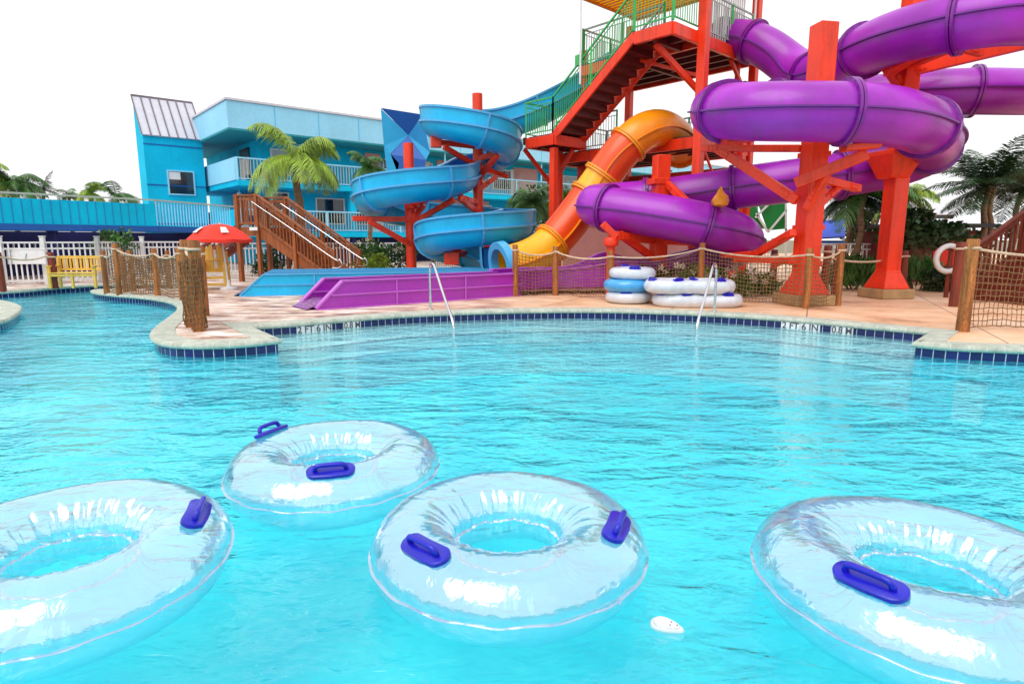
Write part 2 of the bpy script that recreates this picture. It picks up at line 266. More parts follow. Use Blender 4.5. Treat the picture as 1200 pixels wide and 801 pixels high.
# ---------- mesh collector
class MB:
    def __init__(s): s.v = []; s.f = []; s.uv = {}; s.mi = []
    def add(s, vs, fs, mi=0, uvs=None):
        o = len(s.v); s.v += [V(x) for x in vs]
        for k, f in enumerate(fs):
            s.f.append([i+o for i in f]); s.mi.append(mi)
            if uvs: s.uv[len(s.f)-1] = uvs[k]
        return s
    def box(s, c, size, rz=0, mi=0, m=None):
        x, y, z = [a/2 for a in size]
        vs = [V((i*x, j*y, k*z)) for i in (-1, 1) for j in (-1, 1) for k in (-1, 1)]
        if m is None: m = Matrix.Rotation(rz, 3, 'Z')
        vs = [m @ v + V(c) for v in vs]
        return s.add(vs, [(0, 1, 3, 2), (4, 6, 7, 5), (0, 4, 5, 1), (2, 3, 7, 6), (0, 2, 6, 4), (1, 5, 7, 3)], mi)
    def bar(s, a, b, w, h=None, mi=0):
        a, b = V(a), V(b); h = h or w; t = (b-a)
        if t.length < 1e-5: return s
        t.normalize(); up = V((0, 0, 1)) if abs(t.z) < .95 else V((0, 1, 0))
        sd = t.cross(up).normalized(); u = sd.cross(t)
        vs = [p+sd*(i*w/2)+u*(j*h/2) for p in (a, b) for i, j in ((-1, -1), (1, -1), (1, 1), (-1, 1))]
        return s.add(vs, [(0, 1, 2, 3), (7, 6, 5, 4), (0, 4, 5, 1), (1, 5, 6, 2), (2, 6, 7, 3), (3, 7, 4, 0)], mi)
    def ring(s, pts_list, closed_u=False, caps=True, closed_v=True, mi=0):
        n = len(pts_list[0]); o = len(s.v)
        for r in pts_list: s.v += [V(p) for p in r]
        k = len(pts_list)
        for i in range(k if closed_u else k-1):
            for j in range(n if closed_v else n-1):
                a = o+i*n+j; b = o+i*n+(j+1) % n; i2 = (i+1) % k
                s.f.append([a, b, o+i2*n+(j+1) % n, o+i2*n+j]); s.mi.append(mi)
        if caps and not closed_u and closed_v:
            s.f.append([o+j for j in range(n)][::-1]); s.mi.append(mi)
            s.f.append([o+(k-1)*n+j for j in range(n)]); s.mi.append(mi)
        return s
    def cyl(s, a, b, r0, r1=None, n=12, mi=0):
        a, b = V(a), V(b); r1 = r0 if r1 is None else r1; t = (b-a).normalized()
        up = V((0, 0, 1)) if abs(t.z) < .95 else V((1, 0, 0))
        x = t.cross(up).normalized(); y = t.cross(x)
        return s.ring([[p+x*(r*math.cos(q*2*PI/n))+y*(r*math.sin(q*2*PI/n)) for q in range(n)] for p, r in ((a, r0), (b, r1))], mi=mi)
    def tube(s, pts, r, n=8, mi=0, caps=True):
        fr = frames(pts)
        return s.ring([[p+x*(r*math.cos(q*2*PI/n))+y*(r*math.sin(q*2*PI/n)) for q in range(n)] for p, t, x, y in fr], mi=mi, caps=caps)
    def lathe(s, c, prof, n=20, mi=0):
        c = V(c)
        return s.ring([[c+V((r*math.cos(q*2*PI/n), r*math.sin(q*2*PI/n), z)) for q in range(n)] for r, z in prof], mi=mi)
    def build(s, name, mats, parent=None, smooth=False, bevel=0, world=True, kind=None, label=None):
        me = bpy.data.meshes.new(name)
        vs = s.v
        if parent is not None and world:
            iv = wm(parent).inverted(); vs = [iv @ v for v in vs]
        me.from_pydata(vs, [], s.f); me.validate(clean_customdata=False)
        if not isinstance(mats, (list, tuple)): mats = [mats]
        for m in mats: me.materials.append(m)
        if len(mats) > 1: me.polygons.foreach_set('material_index', s.mi)
        if s.uv:
            ul = me.uv_layers.new(name='UVMap')
            for fi, uvs in s.uv.items():
                for li, q in zip(me.polygons[fi].loop_indices, uvs): ul.data[li].uv = q
        if smooth: me.polygons.foreach_set('use_smooth', [True]*len(me.polygons))
        me.update()
        if smooth:
            try: me.set_sharp_from_angle(angle=math.radians(40))
            except Exception: pass
        o = bpy.data.objects.new(name, me); col.objects.link(o)
        if parent is not None: o.parent = parent
        if bevel:
            bv = o.modifiers.new('bevel', 'BEVEL'); bv.width = bevel; bv.segments = 2; bv.limit_method = 'ANGLE'
        if kind: o['kind'] = kind
        if label: o['label'] = label
        return o
def wm(o):
    m = Matrix.Translation(o.location) @ o.rotation_euler.to_matrix().to_4x4() @ Matrix.Diagonal(o.scale).to_4x4()
    return (wm(o.parent) @ m) if o.parent else m
def thing(name, label, cat, loc=(0, 0, 0), rz=0, group=None):
    o = bpy.data.objects.new(name, None); col.objects.link(o); o.empty_display_size = .2
    o.location = loc; o.rotation_euler = (0, 0, rz); o['label'] = label; o['category'] = cat
    if group: o['group'] = group
    return o
def tag(o, label, cat, group=None):
    o['label'] = label; o['category'] = cat
    if group: o['group'] = group
    return o
def dup(root, loc, rz, label, group=None, scale=None):
    r = root.copy(); col.objects.link(r); r.location = loc; r.rotation_euler = (0, 0, rz); r['label'] = label
    if scale: r.scale = scale
    if group: r['group'] = group
    for ch in list(root.children):
        c = ch.copy(); col.objects.link(c); c.parent = r
        for g in ch.children:
            d = g.copy(); col.objects.link(d); d.parent = c
    return r

# ---------- curves
def catmull(pts, per=10, closed=False):
    n = len(pts); out = []
    rng = range(n) if closed else range(n-1)
    for i in rng:
        p0 = pts[(i-1) % n] if closed or i > 0 else pts[0]*2-pts[1]
        p1 = pts[i]; p2 = pts[(i+1) % n]
        p3 = pts[(i+2) % n] if closed or i+2 < n else pts[-1]*2-pts[-2]
        for k in range(per):
            t = k/per; t2 = t*t; t3 = t2*t
            out.append((p1*2+(p2-p0)*t+(p0*2-p1*5+p2*4-p3)*t2+(p1*3-p0-p2*3+p3)*t3)*.5)
    if not closed: out.append(pts[-1].copy())
    return out
def resample(pts, step):
    out = [pts[0].copy()]; acc = 0; last = pts[0]
    for p in pts[1:]:
        d = (p-last).length
        while acc+d >= step:
            f = (step-acc)/d; last = last.lerp(p, f); out.append(last.copy()); d = (p-last).length; acc = 0
        acc += d; last = p
    if (out[-1]-pts[-1]).length > step*.4: out.append(pts[-1].copy())
    return out
def smooth_pts(pts, n):
    for _ in range(n):
        pts = [pts[0]]+[(pts[i-1]+pts[i]*2+pts[i+1])/4 for i in range(1, len(pts)-1)]+[pts[-1]]
    return pts
def frames(pts):
    pts = [V(p) for p in pts]; out = []; prev = None
    for i, p in enumerate(pts):
        a = pts[max(i-1, 0)]; b = pts[min(i+1, len(pts)-1)]; t = (b-a).normalized()
        if abs(t.z) > .97 and prev is not None: x = (prev-t*prev.dot(t)).normalized()
        elif abs(t.z) > .97: x = V((1, 0, 0))
        else: x = t.cross(V((0, 0, 1))).normalized()
        if prev is not None and x.dot(prev) < -.2 and abs(t.z) > .8: x = -x
        prev = x; out.append((p, t, x, x.cross(t)))
    return out
def path(lst, step=.22, sm=6):
    return smooth_pts(resample(catmull([P(*a) for a in lst], 14), step), sm)

# ================= SETTING =================
# ---- pool outline, measured along the waterline
seg_far_bank = [(-420, 366), (-200, 357), (0, 349), (67, 343.0), (125, 339.5), (205, 338.7)]
seg_tip = [(205, 345.0), (150, 345.2), (122, 345.8), (109, 347.3), (115, 350.0), (135, 352.6), (160, 354.8), (182, 357.5), (201, 361.5), (210, 366.5), (210, 373), (201, 382), (189, 392), (181, 401), (182.5, 409), (192, 414), (212, 417), (250, 417.6), (290, 415.2), (326, 411)]
seg_arc = [(290, 393.3), (303, 393), (347, 389.7), (385, 386), (420, 382.8), (470, 378.8), (531, 375.6), (590, 373.6), (640, 372.7), (700, 372.6), (760, 374), (830, 377), (899, 381.8), (950, 386.3), (997, 391), (1069, 398.3), (1093, 400.8)]
seg_right = [(1072, 415.5), (1100, 418.6), (1136, 421), (1200, 423.6), (1290, 426), (1450, 429)]
def seg(l, per=6): return [V((p.x, p.y)) for p in catmull([V((*Gxy(a, b, 0), 0)) for a, b in l], per)]
poly = seg(seg_far_bank)+seg(seg_tip)+seg(seg_arc)+seg(seg_right)
poly += [V(a) for a in ((10.5, 6.5), (11, 2), (9, -3), (0, -4), (-10, -4), (-17, 0), (-19, 6))]
# to counter-clockwise
def area(p): return sum(p[i].x*p[(i+1) % len(p)].y-p[(i+1) % len(p)].x*p[i].y for i in range(len(p)))/2
if area(poly) < 0: poly.reverse()
# drop near duplicates
q = [poly[0]]
for p in poly[1:]:
    if (p-q[-1]).length > .04: q.append(p)
poly = q
def offset(p, d):
    n = len(p); out = []
    for i in range(n):
        a, b, c = p[i-1], p[i], p[(i+1) % n]
        e1 = (b-a).normalized(); e2 = (c-b).normalized()
        n1 = V((e1.y, -e1.x)); n2 = V((e2.y, -e2.x)); nn = n1+n2
        if nn.length < .3: nn = n1
        nn.normalize(); k = max(.45, nn.dot(n1)); out.append(b+nn*(d/k))
    return out
def edge_ring(p, profile, sgn=1):
    """sweep a profile (offset, z) round a closed outline, UV in metres"""
    mb = MB(); n = len(p); arc = [0]
    for i in range(n): arc.append(arc[-1]+(p[(i+1) % n]-p[i]).length)
    rings = [[V((*q, z)) for q in offset(p, o*sgn)] for o, z in profile]
    vl = [0]
    for a, b in zip(profile, profile[1:]): vl.append(vl[-1]+math.hypot(b[0]-a[0], b[1]-a[1]))
    for k in range(len(profile)-1):
        for i in range(n):
            j = (i+1) % n
            uv = [(arc[i], vl[k]), (arc[i+1], vl[k]), (arc[i+1], vl[k+1]), (arc[i], vl[k+1])]
            mb.add([rings[k][i], rings[k][j], rings[k+1][j], rings[k+1][i]], [(0, 1, 2, 3)], uvs=[uv])
    return mb
def sheet(outer, holes, z):
    loops = [[V((*p, 0)) for p in outer]]+[[V((*p, 0)) for p in h] for h in holes]
    tris = geometry.tessellate_polygon(loops)
    vs = [V((p.x, p.y, z)) for l in loops for p in l]
    mb = MB(); fs = []
    for t in tris:
        a, b, c = [vs[i] for i in t]
        fs.append(t if (b-a).cross(c-a).z > 0 else t[::-1])
    return mb.add(vs, fs)
coping_prof = [(.012, .098), (-.03, .10), (-.046, .122), (-.046, .14), (-.03, .168), (0, .178), (.28, .180), (.285, .12)]
edge_ring(poly, coping_prof).build('pool_coping', M['coping'], kind='structure', smooth=True)
edge_ring(poly, [(0, -.06), (0, .102)]).build('waterline_tiles', M['tile'], kind='structure')
rect = [V(a) for a in ((-45, -14), (45, -14), (45, 60), (-45, 60))]
sheet(rect, [offset(poly, .27)], DZ).build('pool_deck', M['deck'], kind='structure')
big = [V(a) for a in ((-900, -900), (900, -900), (900, 900), (-900, 900))]
sheet(big, [rect], DZ-.006).build('ground', M['ground'], kind='structure')
sheet(offset(poly, .0), [], -.80).build('pool_floor', M['basin'], kind='structure')
edge_ring(poly, [(.002, -.81), (.002, -.058)]).build('pool_wall', M['basin'], kind='structure')
sheet(poly, [], 0).build('pool_water', M['water'], kind='structure')
# island of the lazy river at the far left
isl = [V((p.x, p.y)) for p in catmull([V((*Gxy(a, b, 0), 0)) for a, b in ((-160, 362), (-60, 359), (-5, 360), (17, 364.5), (24, 370), (18, 378), (0, 387), (-60, 401), (-170, 407))], 6, True)]
if area(isl) < 0: isl.reverse()
isl.reverse()   # edge offsets now point inwards
mbi = edge_ring(isl, coping_prof); mbi.build('island_coping', M['coping'], kind='structure', smooth=True)
edge_ring(isl, [(0, -.06), (0, .102)]).build('island_tiles', M['tile'], kind='structure')
edge_ring(isl, [(.002, -.81), (.002, -.058)]).build('island_wall', M['basin'], kind='structure')
sheet(offset(isl, .27), [], DZ).build('island_deck', M['deck'], kind='structure')
# entry steps following the far edge
arcp = seg(seg_arc, 5)
sarc = [arcp[0]+(arcp[0]-arcp[1]).normalized()*.9]+arcp+[arcp[-1]+(arcp[-1]-arcp[-2]).normalized()*.9]
def inward(p, d):
    out = []
    for i in range(len(p)):
        t = (p[min(i+1, len(p)-1)]-p[max(i-1, 0)]).normalized(); nrm = V((t.y, -t.x))
        out.append(p[i]+nrm*d)
    return out
mb = MB()
for k, (d0, d1, z) in enumerate(((0, .42, -.05), (.42, .84, -.15), (.84, 1.26, -.28))):
    a, b = inward(sarc, d0+.004), inward(sarc, d1)
    for i in (0, -1): mb.add([(*a[i], z), (*b[i], z), (*b[i], -.8), (*a[i], -.8)], [(0, 1, 2, 3)], 0)
    for i in range(len(a)-1):
        mb.add([(*a[i], z), (*a[i+1], z), (*b[i+1], z), (*b[i], z)], [(0, 1, 2, 3)], 0)
        mb.add([(*b[i], z), (*b[i+1], z), (*b[i+1], -.8), (*b[i], -.8)], [(0, 1, 2, 3)], 0)
        b2 = inward(sarc, d1-.08)
        mb.add([(*b2[i], z+.004), (*b2[i+1], z+.004), (*b[i+1], z+.004), (*b[i], z+.004)], [(0, 1, 2, 3)], 1)
mb.build('pool_steps', [M['step'], M['step_edge']], kind='structure')

# depth markers on the waterline tiles
def depth_marker(px0, px1, py, text, label):
    def hit(px):
        best = None
        for i in range(len(arcp)-1):
            a, b = arcp[i], arcp[i+1]
            for t in (0, .25, .5, .75):
                p = a.lerp(b, t); r = ray(px, py); s_ = p.x/r.x if abs(r.x) > 1e-6 else 0
                e = abs(p.x-r.x*(p.y/r.y)*1.0)
                if best is None or e < best[0]: best = (e, p)
        return best[1]
    a, b = hit(px0), hit(px1); t = (b-a).normalized(); nrm = V((t.y, -t.x)); L_ = (b-a).length
    c = (a+b)/2+nrm*.022
    rz = math.atan2(t.y, t.x)
    th = thing('depth_marker', label, 'depth marker', (c.x, c.y, .035), rz)
    nt_ = max(1, round(L_/.15))
    for i in range(nt_):
        mb = MB(); mb.box((-L_/2+L_*(i+.5)/nt_, 0, 0), (L_/nt_-.008, .03, .125))
        mb.build('tile', M['white'], th, world=False)
    cu = bpy.data.curves.new('lettering', 'FONT'); cu.body = text; cu.size = .15; cu.align_x = 'CENTER'; cu.align_y = 'CENTER'; cu.extrude = .001; cu.offset = .003
    tmp = bpy.data.objects.new('tmp', cu); col.objects.link(tmp); bpy.context.view_layer.update()
    me = bpy.data.meshes.new_from_object(tmp.evaluated_get(bpy.context.evaluated_depsgraph_get())); bpy.data.objects.remove(tmp)
    me.materials.clear(); me.materials.append(M['markblack'])
    w_ = max(v.co.x for v in me.vertices)-min(v.co.x for v in me.vertices); k = min(1.0, (L_-.03)/w_)
    o = bpy.data.objects.new('lettering', me); col.objects.link(o); o.parent = th
    o.location = (0, -.0175, .006); o.rotation_euler = (PI/2, 0, 0); o.scale = (k, 1, 1)
depth_marker(346, 389, 388, '2 FT 6 IN', 'long white depth tiles reading 2 FT 6 IN near the left corner of the steps')
depth_marker(402, 422, 385, '0.8 M', 'short white depth tiles reading 0.8 M near the left handrail')
depth_marker(915, 962, 384, '2 FT 6 IN', 'long white depth tiles reading 2 FT 6 IN below the red column on the right')
depth_marker(974, 1001, 389, '0.8 M', 'short white depth tiles reading 0.8 M near the right corner of the steps')

# ================= FLOATING TUBES =================
def make_tube_mesh(Rm, r, seed, NU=160, NV=36, squash=.92, hole_pleat=1.2):
    rnd = random.Random(seed); ph = [rnd.uniform(0, 6.28) for _ in range(8)]
    mb = MB(); rings = []
    for i in range(NU):
        u = i/NU*2*PI; ring = []
        for j in range(NV):
            v = j/NV*2*PI
            inn = max(0, -math.cos(v)); outr = max(0, math.cos(v))
            w = (math.sin(u*23+ph[0])*.5+math.sin(u*37+ph[1]+math.sin(v*2))*.35+math.sin(u*61+ph[2])*.3)
            rr = r*(1+hole_pleat*.055*w*inn**1.5 + .018*w*outr**3 + .012*math.sin(3*u+ph[3])+.012*math.sin(5*u+2*v+ph[4]))
            # radial weld lines
            for k in range(4):
                du = abs((u-ph[5]-k*PI/2+PI) % (2*PI)-PI)
                rr -= r*.03*math.exp(-(du/.012)**2)
            # pinched welds on the inner and outer equators
            rr -= r*.035*math.exp(-((abs(v-PI))/.10)**2)
            vv = min(v, 2*PI-v); rr -= r*.02*math.exp(-(vv/.08)**2)
            x = Rm+rr*math.cos(v); ring.append(V((x*math.cos(u), x*math.sin(u), rr*math.sin(v)*squash)))
        rings.append(ring)
    mb.ring(rings, closed_u=True, caps=False); mb.f = [f[::-1] for f in mb.f]; return mb
def handle(parent, Rm, r, ang, squash=.92):
    """oval pad welded to the top of the ring, with a raised bar along it"""
    v = math.radians(70)
    c = V(((Rm+r*math.cos(v))*math.cos(ang), (Rm+r*math.cos(v))*math.sin(ang), r*math.sin(v)*squash))
    t = V((-math.sin(ang), math.cos(ang), 0)); n = V((math.cos(ang)*math.cos(v), math.sin(ang)*math.cos(v), math.sin(v))).normalized(); s_ = n.cross(t)
    mb = MB(); L_, W = .125, .050; n_ = 24; rings = []
    for h, k in ((-.004, 1), (.012, 1), (.016, .9)):
        ring = []
        for q in range(n_):
            a = q*2*PI/n_; cx = (L_-W)*(1 if math.cos(a) > 0 else -1) if abs(math.cos(a)) > 1e-3 else 0
            x = cx+W*math.cos(a)*k; y = W*math.sin(a)*k
            drop = (x/Rm)**2*Rm*.5
            ring.append(c+t*x+s_*y+n*(h)-V((math.cos(ang), math.sin(ang), 0))*drop*.6)
        rings.append(ring)
    mb.ring(rings)
    pad = mb.build('handle', M['handle'], parent, smooth=True, world=False)
    pts = catmull([c+t*a+n*b for a, b in ((-.078, .0), (-.078, .028), (-.062, .046), (0, .049), (.062, .046), (.078, .028), (.078, .0))], 5)
    MB().tube(pts, .0125, 10).build('grip', M['handle'], pad, smooth=True, world=False)
def float_ring(px, py, Rout, angs, label, seed, tilt=(0, 0), zc=.135, rk=.305):
    g = G(px, py, zc)
    t = thing('pool_float', label, 'inner tube', (g.x, g.y, zc), 0, 'clear inner tubes floating in the pool')
    t.rotation_euler = (tilt[0], tilt[1], 0)
    r = Rout*rk; Rm = Rout-r
    make_tube_mesh(Rm, r, seed, 200, 44, .88).build('inflated_ring', M['vinyl'], t, smooth=True, world=False)
    mb = MB(); NU = 120
    for rad, w in ((Rm+r*.975, .012),):
        mb.ring([[V(((rad+a)*math.cos(u), (rad+a)*math.sin(u), b+.004*math.sin(u*17+seed))) for a, b in ((0, .002), (w, .001), (w, -.001), (0, -.002))] for u in [i/NU*2*PI for i in range(NU)]], closed_u=True, caps=False)
    mb.build('outer_seam', M['seamvinyl'], t, smooth=True, world=False)
    mb = MB(); rad = Rm-r*.965
    mb.ring([[V(((rad+a)*math.cos(u), (rad+a)*math.sin(u), b+.005*math.sin(u*9+seed)+.003*math.sin(u*31))) for a, b in ((0, .004), (.006, 0), (0, -.004), (-.016, 0))] for u in [i/NU*2*PI for i in range(NU)]], closed_u=True, caps=False)
    mb.build('inner_seam', M['seamvinyl'], t, smooth=True, world=False)
    for a in angs: handle(t, Rm, r, math.radians(a))
    return t
float_ring(596, 637, .615, (228, -20), 'clear inner tube at the bottom centre with blue handles on its left and right', 1)
float_ring(393, 548, .622, (157, 284), 'smaller looking clear inner tube farthest from the camera, with one handle at its back left', 2)
float_ring(82, 660, .635, (16, 207), 'clear inner tube cut by the left edge of the picture', 3, tilt=(.03, .02))
float_ring(1084, 684, .65, (216, -12), 'clear inner tube at the right with one long blue handle on its front left', 4, tilt=(-.02, .02))

# floating white skimmer cover
g = G(780, 733, 0)
o = thing('skimmer_float', 'small white teardrop plastic cover floating between two clear inner tubes', 'pool float', (g.x, g.y, .0), -.5)
for nm, k, z0, z1, mt in (('rim', 1.0, -.012, .008, M['skim']), ('lid', .78, .008, .018, M['skim'])):
    mb = MB(); rings = []
    for z, kk in ((z0, k*.92), ((z0+z1)/2, k), (z1, k*.93)):
        rings.append([V(((.062*math.cos(a)+(.012 if math.cos(a) > 0 else 0)*math.cos(a))*kk, .040*math.sin(a)*(1-.35*math.cos(a))*kk, z)) for a in [q*2*PI/28 for q in range(28)]])
    mb.ring(rings); mb.build(nm, mt, o, smooth=True, world=False)
for x, y in ((.02, .01), (.02, -.012), (.045, 0)):
    MB().cyl((x, y, .0175), (x, y, .0195), .003, n=8).build('screw', M['black'], o, world=False)

# ================= SLIDES =================
def closed_slide(pts, rad, root, mats_at, flange_every=2.3, flange_off=1.0, fm=None, sm=None, seam=True, nseg=26, cut_px=None):
    fr = frames(pts); arc = [0]
    for a, b in zip(pts, pts[1:]): arc.append(arc[-1]+(b-a).length)
    cuts = []; s_ = flange_off
    while s_ < arc[-1]: cuts.append(s_); s_ += flange_every
    idx = [0]+[min(range(len(arc)), key=lambda i: abs(arc[i]-c)) for c in cuts]+[len(pts)-1]
    idx = sorted(set(idx))
    if cut_px:
        def py_(p): d = p.y*cT-(p.z-CAM_H)*sT; return CY-F*(p.y*sT+(p.z-CAM_H)*cT)/d
        mid = [next(i for i in range(8, len(pts)) if py_(pts[i]) > c and pts[i].y < pts[0].y-.3) for c in cut_px]; idx = [0]+mid+[len(pts)-1]
    def circ(f, r, n=nseg):
        p, t, x, y = f; return [p+x*(r*math.cos(q*2*PI/n))+y*(r*math.sin(q*2*PI/n)) for q in range(n)]
    for k, (a, b) in enumerate(zip(idx, idx[1:])):
        mb = MB(); seg_ = fr[a:b+1]
        mb.ring([circ(f, rad) for f in seg_], caps=False)
        mb.ring([circ(f, rad-.03)[::-1] for f in seg_], caps=False)
        sec = mb.build('tube_section', mats_at(k), root, smooth=True)
        if seam:
            ms = MB()
            for sg in (-1, 1):
                ms.ring([[p+x*sg*(rad-.01)+y*.022, p+x*sg*(rad+.055)+y*.016, p+x*sg*(rad+.055)-y*.016, p+x*sg*(rad-.01)-y*.022] for p, t, x, y in seg_])
            ms.build('seam_flange', sm or mats_at(k), sec)
    for i in idx:
        p, t, x, y = fr[i]; mb = MB()
        for off in (-.035, .035):
            c = p+t*off; prof = ((rad-.005, -.028), (rad+.075, -.026), (rad+.08, .026), (rad-.005, .028))
            mb.ring([[c+(x*math.cos(a)+y*math.sin(a))*r_+t*d for r_, d in prof] for a in [q*2*PI/30 for q in range(30)]], closed_u=True, caps=False)
        fl = mb.build('joint_flange', fm, root, smooth=True)
        # bolt heads round the joint
        mb = MB()
        for q in range(20):
            a = q*2*PI/20; c = p+(x*math.cos(a)+y*math.sin(a))*(rad+.045)
            mb.cyl(c-t*.075, c+t*.075, .012, n=6)
        mb.build('bolts', M['purple_seam'] if fm is M['purple_dark'] else fm, fl)
    return fr
purple_pts = path([(846, 46, 19.3), (876, 46, 18.6), (905, 60, 18.0), (935, 84, 17.4), (965, 88, 16.2), (1000, 66, 14.8), (1040, 47, 13.6), (1100, 31, 12.6), (1160, 19, 12.0),
    (1230, 18, 12.0), (1290, 45, 12.9), (1310, 88, 14.4), (1270, 106, 15.4), (1200, 108, 15.4), (1150, 107, 15.2), (1100, 108, 15.6), (1040, 112, 16.2), (960, 118, 16.6), (895, 122, 16.2), (852, 126, 15.4),
    (838, 129, 14.2), (842, 131, 13.0), (865, 131, 12.2), (900, 131, 11.8), (960, 131, 11.6), (1020, 133, 11.6), (1065, 141, 12.0), (1092, 154, 12.9), (1096, 168, 14), (1080, 184, 15.0), (1040, 196, 15.2), (980, 206, 15.2), (920, 213, 15.5), (860, 221, 16.0), (800, 230, 16.5), (745, 236, 16.9), (708, 238, 16.8), (694, 240, 16.3), (705, 243, 15.7), (760, 251, 15.2), (820, 262, 14.8), (858, 272, 14.8), (872, 281, 15.2), (868, 288, 15.8), (845, 292, 16.4)])
base = purple_pts[0]
purple = thing('purple_tube_slide', 'long purple enclosed tube slide looping down from the upper platform on the right', 'water slide', (base.x, base.y, base.z))
closed_slide(purple_pts, .52, purple, lambda k: M['purple'], 2.35, 1.1, M['purple_dark'], M['purple_seam'])

orange_pts = path([(800, 176, 19.9), (795, 163, 19.4), (782, 152, 18.7), (762, 149, 18.1), (740, 163, 17.8), (710, 202, 17.9), (683, 240, 17.9), (657, 275, 17.6), (632, 298, 17.3), (607, 308, 17.0), (590, 311, 16.8)], sm=8)
b0 = orange_pts[0]
orange = thing('orange_tube_slide', 'orange and yellow enclosed tube slide dropping straight from the middle platform', 'water slide', (b0.x, b0.y, b0.z))
closed_slide(orange_pts, .52, orange, lambda k: [M['amber'], M['orange'], M['yellow'], M['orange'], M['yellow']][k % 5], fm=M['roof_orange'], sm=M['roof_orange'], cut_px=(166, 205, 226, 278))
# blue arched mouth
mb = MB(); p, t, x, y = frames(orange_pts)[-1]
mb.ring([[p+t*.02+(x*math.cos(a)+y*math.sin(a))*r_+t*d for r_, d in ((.47, -.1), (.66, -.1), (.66, .12), (.47, .12))] for a in [q*2*PI/30 for q in range(30)]], closed_u=True, caps=False)
mb.build('slide_mouth', M['blue_edge'], orange, smooth=True)

blue_pts = path([(745, 62, 23.6), (715, 80, 23.0), (690, 96, 22.7), (660, 115, 22.4), (635, 129, 22.3), (605, 142, 22.3), (575, 148, 22.4), (545, 147, 22.2), (520, 144, 21.4), (510, 142, 20.5), (520, 143, 19.8), (545, 148, 19.5), (572, 155, 19.6),
    (588, 163, 20.2), (593, 172, 21.1), (585, 183, 22.0), (566, 192, 22.2), (550, 201, 21.4), (541, 208, 20.2), (525, 213, 19.2), (496, 216, 18.8), (458, 221, 18.7), (438, 227, 19.1), (432, 233, 20.0), (440, 240, 21.1), (465, 247, 21.9),
    (505, 253, 22.2), (560, 257, 21.9), (596, 260, 21.0), (608, 262, 19.8), (596, 265, 18.6), (560, 268, 18.0), (528, 272, 17.9), (511, 277, 18.4), (506, 283, 19.3), (514, 289, 20.2), (535, 293, 20.5), (560, 298, 20.0), (578, 303, 18.9), (585, 306, 18.0)])
def trough(pts, rad, wall, root, mat_out, mat_in, mat_edge, every=2.2, rib=True):
    fr = frames(pts); n = 12
    outer = [(-rad-.02, wall)]+[(rad*math.cos(PI+q*PI/n), rad*math.sin(PI+q*PI/n)) for q in range(n+1)]+[(rad+.02, wall)]
    ri = rad-.04
    inner = [(-ri, wall)]+[(ri*math.cos(PI+q*PI/n), ri*math.sin(PI+q*PI/n)) for q in range(n+1)]+[(ri, wall)]
    def sweep(prof, mb, fs, mi=0, closed=False, caps=False):
        mb.ring([[p+x*a+y*b for a, b in prof] for p, t, x, y in fs], closed_v=closed, caps=caps, mi=mi)
    arc = [0]
    for a, b in zip(pts, pts[1:]): arc.append(arc[-1]+(b-a).length)
    cuts = [0]; s_ = every
    while s_ < arc[-1]-.8:
        cuts.append(min(range(len(arc)), key=lambda i: abs(arc[i]-s_))); s_ += every
    cuts.append(len(fr)-1)
    for a, b in zip(cuts, cuts[1:]):
        mb = MB(); sg = fr[a:b+1]
        sweep(outer, mb, sg, 0); sweep(inner[::-1], mb, sg, 1)
        sec = mb.build('trough_section', [mat_out, mat_in], root, smooth=True)
        mb = MB()
        for s2 in (-1, 1):
            sweep([(s2*(rad-.05), wall-.03), (s2*(rad+.07), wall-.03), (s2*(rad+.07), wall+.03), (s2*(rad-.05), wall+.03)], mb, sg, 0, True, True)
            if rib: sweep([(s2*(rad-.01), -.03), (s2*(rad+.085), -.03), (s2*(rad+.085), .03), (s2*(rad-.01), .03)], mb, sg, 0, True, True)
        mb.build('rim_lip', mat_edge, sec)
    for i in cuts:
        p, t, x, y = fr[i]; mb = MB()
        ring = [[p+x*a+y*b-t*.03, p+x*a*1.12+y*(b*1.12 if b < 0 else b)-t*.03, p+x*a*1.12+y*(b*1.12 if b < 0 else b)+t*.03, p+x*a+y*b+t*.03] for a, b in outer]
        mb.ring(ring); mb.build('joint_flange', mat_edge, root)
b0 = blue_pts[0]
blue = thing('blue_body_slide', 'open blue spiral slide winding in loops around two red columns', 'water slide', (b0.x, b0.y, b0.z))
trough(blue_pts, .50, .42, blue, M['blue_slide'], M['blue_in'], M['blue_edge'])

